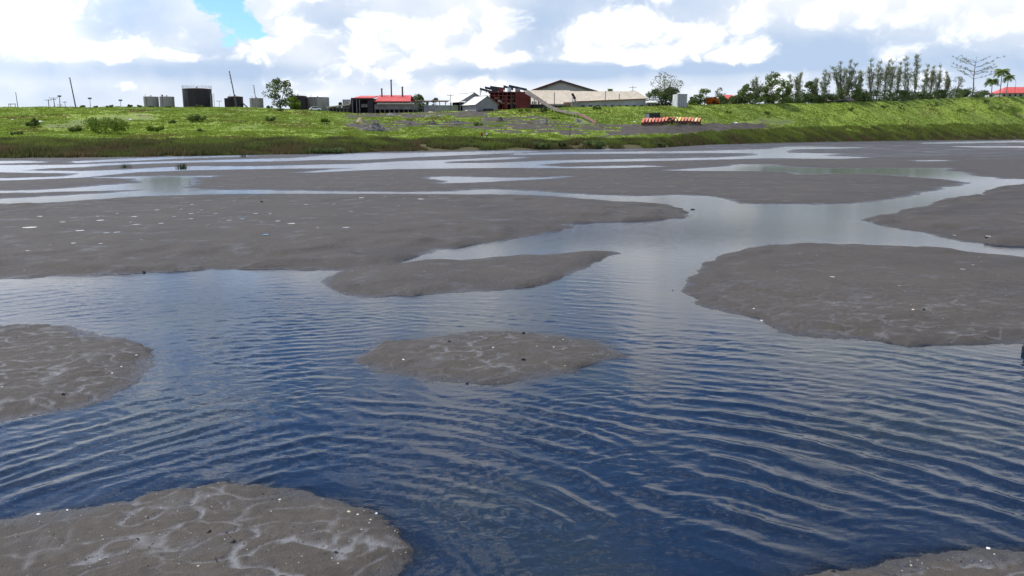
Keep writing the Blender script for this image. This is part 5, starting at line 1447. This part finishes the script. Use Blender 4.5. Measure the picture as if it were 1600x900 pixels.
for i, (px, py, w, mt, lb) in enumerate([(17, 189, 3, 0, 'white litter at the far left of the slope'), (26, 188, 5, 0, 'bright white litter left of the dark rounded shrub'), (34, 189, 3, 0, 'small white litter touching the dark rounded shrub'), (70, 191, 9, 0, 'wide white litter right of the dark rounded shrub'),
        (83, 186, 4, 0, 'white litter between two patches of rubbish'), (100, 186, 6, 1, 'rusty litter above the largest shrub'), (107, 183, 7, 1, 'orange brown litter above the largest shrub'), (113, 184, 4, 0, 'white litter right of the orange brown one'),
        (188, 189, 5, 0, 'white litter right of the largest shrub'), (209, 188, 8, 0, 'pale litter on the brown soil right of the largest shrub'), (1147, 193, 7, 0, 'pale scrap at the right end of the grey yard'), (990, 191, 6, 0, 'pale scrap left of the row of carts'),
        (925, 194, 6, 1, 'yellowish scrap below the rusty gallery'), (730, 171, 5, 0, 'white scrap left of the small grey shed'), (738, 171, 4, 0, 'pale scrap beside the small grey shed'), (785, 171, 4, 1, 'orange scrap right of the small grey shed')]):
    d = slope_d(px, py); x = (px - 800) / 1272 * d
    scrap(x, d, bz(x, d), w * d / 1280 * 0.55, lb, M_LITW if mt == 0 else M_LITO, i, 'litter', flat=0.5)


# ------------------------------------------------------------------ two people on the far shore
def person(px, shirt, label, seed):
    d = slope_d(px, 217); x = (px - 800) / 1272 * d
    me = bpy.data.meshes.new('person')
    V_ = [(0, 0, 0.96), (0, 0.01, 1.18), (0, 0, 1.42), (0, -0.01, 1.52), (0, -0.02, 1.62), (0, -0.01, 1.74),
          (-0.10, 0, 0.90), (-0.12, -0.03, 0.50), (-0.13, 0.02, 0.09), (-0.13, -0.12, 0.05),
          (0.10, 0, 0.90), (0.13, 0.06, 0.50), (0.14, 0.12, 0.09), (0.14, -0.02, 0.05),
          (-0.19, 0, 1.40), (-0.27, 0.02, 1.14), (-0.25, -0.12, 0.92), (0.19, 0, 1.40), (0.27, 0.03, 1.14), (0.26, -0.06, 0.90)]
    E_ = [(0, 1), (1, 2), (2, 3), (3, 4), (4, 5), (0, 6), (6, 7), (7, 8), (8, 9), (0, 10), (10, 11), (11, 12), (12, 13), (2, 14), (14, 15), (15, 16), (2, 17), (17, 18), (18, 19)]
    Rd = [0.15, 0.15, 0.14, 0.06, 0.10, 0.085, 0.10, 0.07, 0.05, 0.045, 0.10, 0.07, 0.05, 0.045, 0.075, 0.05, 0.04, 0.075, 0.05, 0.04]
    me.from_pydata(V_, E_, [])
    o = bpy.data.objects.new('person', me); COL.objects.link(o)
    sk = o.modifiers.new('skin', 'SKIN')
    if not me.skin_vertices: me.attributes  # layer comes with the modifier below
    bpy.context.view_layer.objects.active = o
    if not me.skin_vertices: bpy.ops.mesh.customdata_skin_add()
    for i, r in enumerate(Rd): me.skin_vertices[0].data[i].radius = (r, r * 0.85); me.skin_vertices[0].data[i].use_root = (i == 0)
    sb = o.modifiers.new('smooth', 'SUBSURF'); sb.levels = 1; sb.render_levels = 2
    m, nt, out = material('clothes_' + str(seed))
    s3 = nt.nodes.new('ShaderNodeSeparateXYZ'); nt.links.new(objco(nt).s, s3.inputs[0]); zz = E(nt, s3.outputs[2])
    c = mixc(nt, zz.ss(0.93, 0.96), (0.03, 0.035, 0.06), shirt); c = mixc(nt, zz.ss(1.46, 1.48), c, (0.13, 0.07, 0.045)); c = mixc(nt, zz.ss(1.66, 1.68), c, (0.012, 0.01, 0.009) if seed == 0 else (0.7, 0.7, 0.68))
    principled(nt, out, c, 0.8, 0.2)
    me.materials.append(m)
    o.location = (x, d, bz(x, d)); o.rotation_euler = (0, 0, 0.6 * seed)
    tag(o, label, 'person', 'two people on the far shore')


person(753, (0.42, 0.02, 0.02), 'person in red shirt standing in the far sedge', 0)
person(761, (0.72, 0.72, 0.70), 'person in white shirt and hat standing in the far sedge', 1)

# ------------------------------------------------------------------ puddles, stones and litter on the mud
m, nt, out = material('puddle_water')
principled(nt, out, (0.03, 0.03, 0.03), 0.06, 0.5)
M_PUD = m
PUD = [(46, 356, 20), (62, 338, 8), (98, 347, 8), (125, 360, 12), (152, 338, 6), (157, 344, 12), (166, 364, 10), (182, 363, 12), (115, 381, 8), (157, 379, 8), (43, 393, 6), (183, 334, 5), (210, 338, 9), (213, 351, 10),
       (204, 347, 6), (220, 375, 6), (245, 329, 9), (252, 349, 9), (283, 327, 5), (300, 320, 7), (298, 342, 10), (299, 334, 8), (315, 328, 6), (337, 334, 7), (343, 346, 5), (358, 344, 9), (378, 342, 9), (366, 315, 6),
       (400, 334, 8), (422, 334, 6), (408, 347, 5), (415, 366, 11), (434, 345, 9), (455, 350, 12), (457, 315, 12), (478, 320, 8), (496, 356, 6), (541, 356, 13), (522, 320, 6), (539, 309, 6), (549, 330, 6), (565, 310, 9),
       (602, 310, 6), (623, 322, 5), (657, 313, 9), (325, 352, 6), (272, 339, 6), (1505, 421, 8), (1520, 415, 5), (1405, 447, 5), (1300, 434, 9), (1492, 362, 6), (1545, 366, 9)]
for i, (px, py, w) in enumerate(PUD):
    rng = np.random.default_rng(i); x0, y0 = (float(v) for v in ground(px, py)); zt_ = lake_h(x0, y0); y0 = y0 * (1 - zt_ / CAM_H); x0 = x0 * (1 - zt_ / CAM_H)
    rx = w * y0 / 1256 / 2; ry = min(rx * 1.1, 0.95 * y0 * y0 / 5024 * 1.35); n = 18
    pts = [(rx * math.cos(t) * (1 + 0.3 * rng.normal() * 0.6), ry * math.sin(t) * (1 + 0.18 * rng.normal())) for t in np.linspace(0, 2 * np.pi, n, endpoint=False)]
    zc = sum(lake_h(x0 + a, y0 + b) for a, b in pts[::3]) / len(pts[::3]) + 0.006
    o = MB().add([(a, b, 0) for a, b in pts] + [(a * 1.02, b * 1.02, -0.05) for a, b in pts], [tuple(range(n))] + [(j, n + j, n + (j + 1) % n, (j + 1) % n) for j in range(n)]).build('puddle', M_PUD)
    o.location = (x0, y0, zc); tag(o, kind='structure')

M_PEB = paint('dark_pitch_lump', (0.022, 0.019, 0.017), 0.5, 0.3, 8.0)
M_SHELL = paint('pale_stone', (0.42, 0.40, 0.36), 0.7, 0.25, 10.0)
M_YEL = paint('yellow_wrapper', (0.50, 0.46, 0.30), 0.5, 0.2, 12.0)


def on_mud(px, py):
    x, y = (float(v) for v in ground(px, py)); h = max(lake_h(x, y), -0.02)
    x, y = x * (1 - h / CAM_H), y * (1 - h / CAM_H); return x, y, max(lake_h(x, y), -0.03)


def specks(name, label, mat, n, smin, smax, seed, flat, near_bias=1.0):
    """loose grit too small to count"""
    rng = np.random.default_rng(seed); vs, fs = [], []; tries = 0
    while len(fs) < n * 8 and tries < n * 12:
        tries += 1
        px, py = rng.uniform(-40, 1640), 305 + 595 * rng.uniform(0, 1) ** near_bias
        x, y = (float(v) for v in ground(px, py)); h = lake_h(x, y)
        if h < 0.012: continue
        s = rng.uniform(smin, smax) * (0.5 + y / 34); b = len(vs); a0 = rng.uniform(0, 6)
        for j in range(4): vs.append((x + s * math.cos(a0 + j * 1.571) * rng.uniform(0.6, 1.5), y + s * math.sin(a0 + j * 1.571) * rng.uniform(0.6, 1.5), h - s * 0.1))
        vs.append((x, y, h + s * flat)); vs.append((x, y, h - s * 0.4))
        for j in range(4): fs += [(b + j, b + (j + 1) % 4, b + 4), (b + (j + 1) % 4, b + j, b + 5)]
    tag(np_mesh(name, np.array(vs), np.array(fs), mat, False), label, kind='stuff')


specks('dark_grit', 'dark pitch grit strewn over the mud flats', M_PEB, 420, 0.006, 0.020, 1, 0.5, 0.8)
specks('pale_grit', 'pale shell grit strewn over the mud flats', M_SHELL, 420, 0.005, 0.015, 2, 0.6, 0.8)
STONES = [(437, 782, 9, 'w', 'white plastic strip on the near mud bank'), (545, 801, 10, 'y', 'yellowish wrapper at the edge of the near mud bank'), (559, 805, 7, 'w', 'white scrap between wrappers on the near mud bank'),
          (579, 813, 9, 'y', 'yellowish wrapper closest to the tip of the near mud bank'), (588, 802, 9, 'w', 'pale stone in the water off the near mud bank'), (571, 786, 7, 'w', 'white scrap floating above the near mud bank'),
          (310, 884, 9, 'y', 'yellowish shell low on the near mud bank'), (327, 832, 10, 'd', 'dark lump left of the pale cracks on the near mud bank'), (365, 846, 12, 'd', 'flat dark stick like lump on the near mud bank'),
          (525, 861, 9, 'd', 'dark lump among cracks right on the near mud bank'), (135, 789, 12, 'w', 'white piece standing for foam glints at the left shore of the near bank'), (105, 797, 8, 'w', 'small white scrap left of the foamy one'), (60, 804, 12, 'w', 'white piece standing for foam glints farthest left on the near shore'),  # two white shore pieces stand for foam glints, brightness put into their colour
          (260, 762, 5, 'd', 'dark pebble on the top shore of the near bank'), (279, 761, 5, 'd', 'dark pebble right of another on the near bank shore'),
          (190, 572, 6, 'w', 'white stone in the middle of the left rounded flat'), (213, 553, 7, 'w', 'white stone on the right end of the left rounded flat'), (175, 582, 6, 'w', 'white stone lower on the left rounded flat'), (98, 616, 9, 'd', 'dark stick on the left rounded flat'), (3, 605, 6, 'w', 'white stone at the left image edge on the rounded flat'),
          (702, 534, 8, 'd', 'dark lump upper left on the oval island'), (818, 522, 8, 'd', 'lump on the far rim of the oval island'), (884, 523, 9, 'd', 'pointed lump on the right far rim of the oval island'), (771, 543, 7, 'w', 'pale cone like stone in the middle of the oval island'), (865, 542, 6, 'w', 'pale stone on the right half of the oval island'),
          (630, 562, 7, 'w', 'pale stone on the left half of the oval island'), (818, 560, 9, 'd', 'low dark lump right of the centre of the oval island'), (730, 601, 8, 'd', 'dark wet stone at the near edge of the oval island, left'), (752, 605, 9, 'd', 'dark wet stone at the near edge of the oval island, right'),
          (563, 549, 6, 'd', 'dark stone in the water off the left tip of the oval island'), (883, 570, 6, 'y', 'yellowish scrap on the right part of the oval island'),
          (1051, 455, 7, 'd', 'dark stone in the water left of the large right flat'), (832, 455, 5, 'd', 'dark stone in the water below the mud bar'), (1395, 538, 9, 'd', 'lump at the lower edge of the large right flat'), (1178, 482, 7, 'w', 'white scrap lower left on the large right flat'), (1190, 500, 8, 'w', 'white scrap at the lower left rim of the large right flat'),
          (1427, 484, 9, 'y', 'yellowish scrap on the large right flat'), (1444, 484, 8, 'd', 'dark lump right of the yellowish scrap'), (1412, 868, 14, 'd', 'dark wet lump at the shore of the lower right strip'), (1360, 884, 9, 'd', 'dark wet stone left on the lower right strip shore'), (1302, 894, 10, 'd', 'dark wet stone at the left tip of the lower right strip'),
          (1424, 882, 7, 'y', 'yellowish scrap on the lower right strip'), (1545, 857, 14, 'w', 'pale wet scrap at the top of the lower right strip'), (1082, 328, 8, 'd', 'dark stone off the tip of the puddled flat'), (409, 317, 6, 'd', 'dark lump among the white puddles'), (225, 427, 7, 'd', 'dark stone on the near rim of the puddled flat')]
for i, (px, py, w, c, lb) in enumerate(STONES):
    x, y, z = on_mud(px, py); s = w * y / 1256 * (0.5 if c == 'd' else 0.4)
    scrap(x, y, z - s * 0.2, s, lb, {'w': M_LITW, 'y': M_YEL, 'd': M_PEB}[c], 100 + i, {'w': 'scrap', 'y': 'scrap', 'd': 'stone'}[c], {'w': 'pale_scrap', 'y': 'wrapper', 'd': 'dark_stone'}[c], flat=0.9 if c == 'd' else 0.5)

# charred stump standing in the water at the right edge
x, y = (float(v) for v in ground(1611, 552))
root = empty('charred_stump', (x, y, -0.1), 0.3, 'charred black stump standing in the water at the right edge', 'stump')
rng = np.random.default_rng(77); mb = MB(); n = 14; vs = []; fs = []
for k, (zz, rr) in enumerate(((0, 0.15), (0.12, 0.125), (0.2, 0.135), (0.28, 0.115), (0.36, 0.12), (0.41, 0.07))):
    for j in range(n):
        a = 2 * np.pi * j / n; r = rr * (1 + 0.16 * math.sin(3 * a + k) + rng.normal(0, 0.06)); vs.append((r * math.cos(a), r * math.sin(a), zz + rng.normal(0, 0.015) * (k > 0)))
for k in range(5):
    for j in range(n): fs.append((k * n + j, k * n + (j + 1) % n, (k + 1) * n + (j + 1) % n, (k + 1) * n + j))
fs.append(tuple(range(5 * n, 6 * n)))
mb.add(vs, fs).build('trunk', paint('charred_wood', (0.012, 0.011, 0.010), 0.6, 0.4, 20.0), root)
MB().tube((-0.08, -0.05, 0.16), (-0.24, -0.1, 0.19), 0.035, 0.018, 7).build('broken_branch', paint('brown_branch', (0.10, 0.05, 0.03), 0.8, 0.3, 20.0), root)
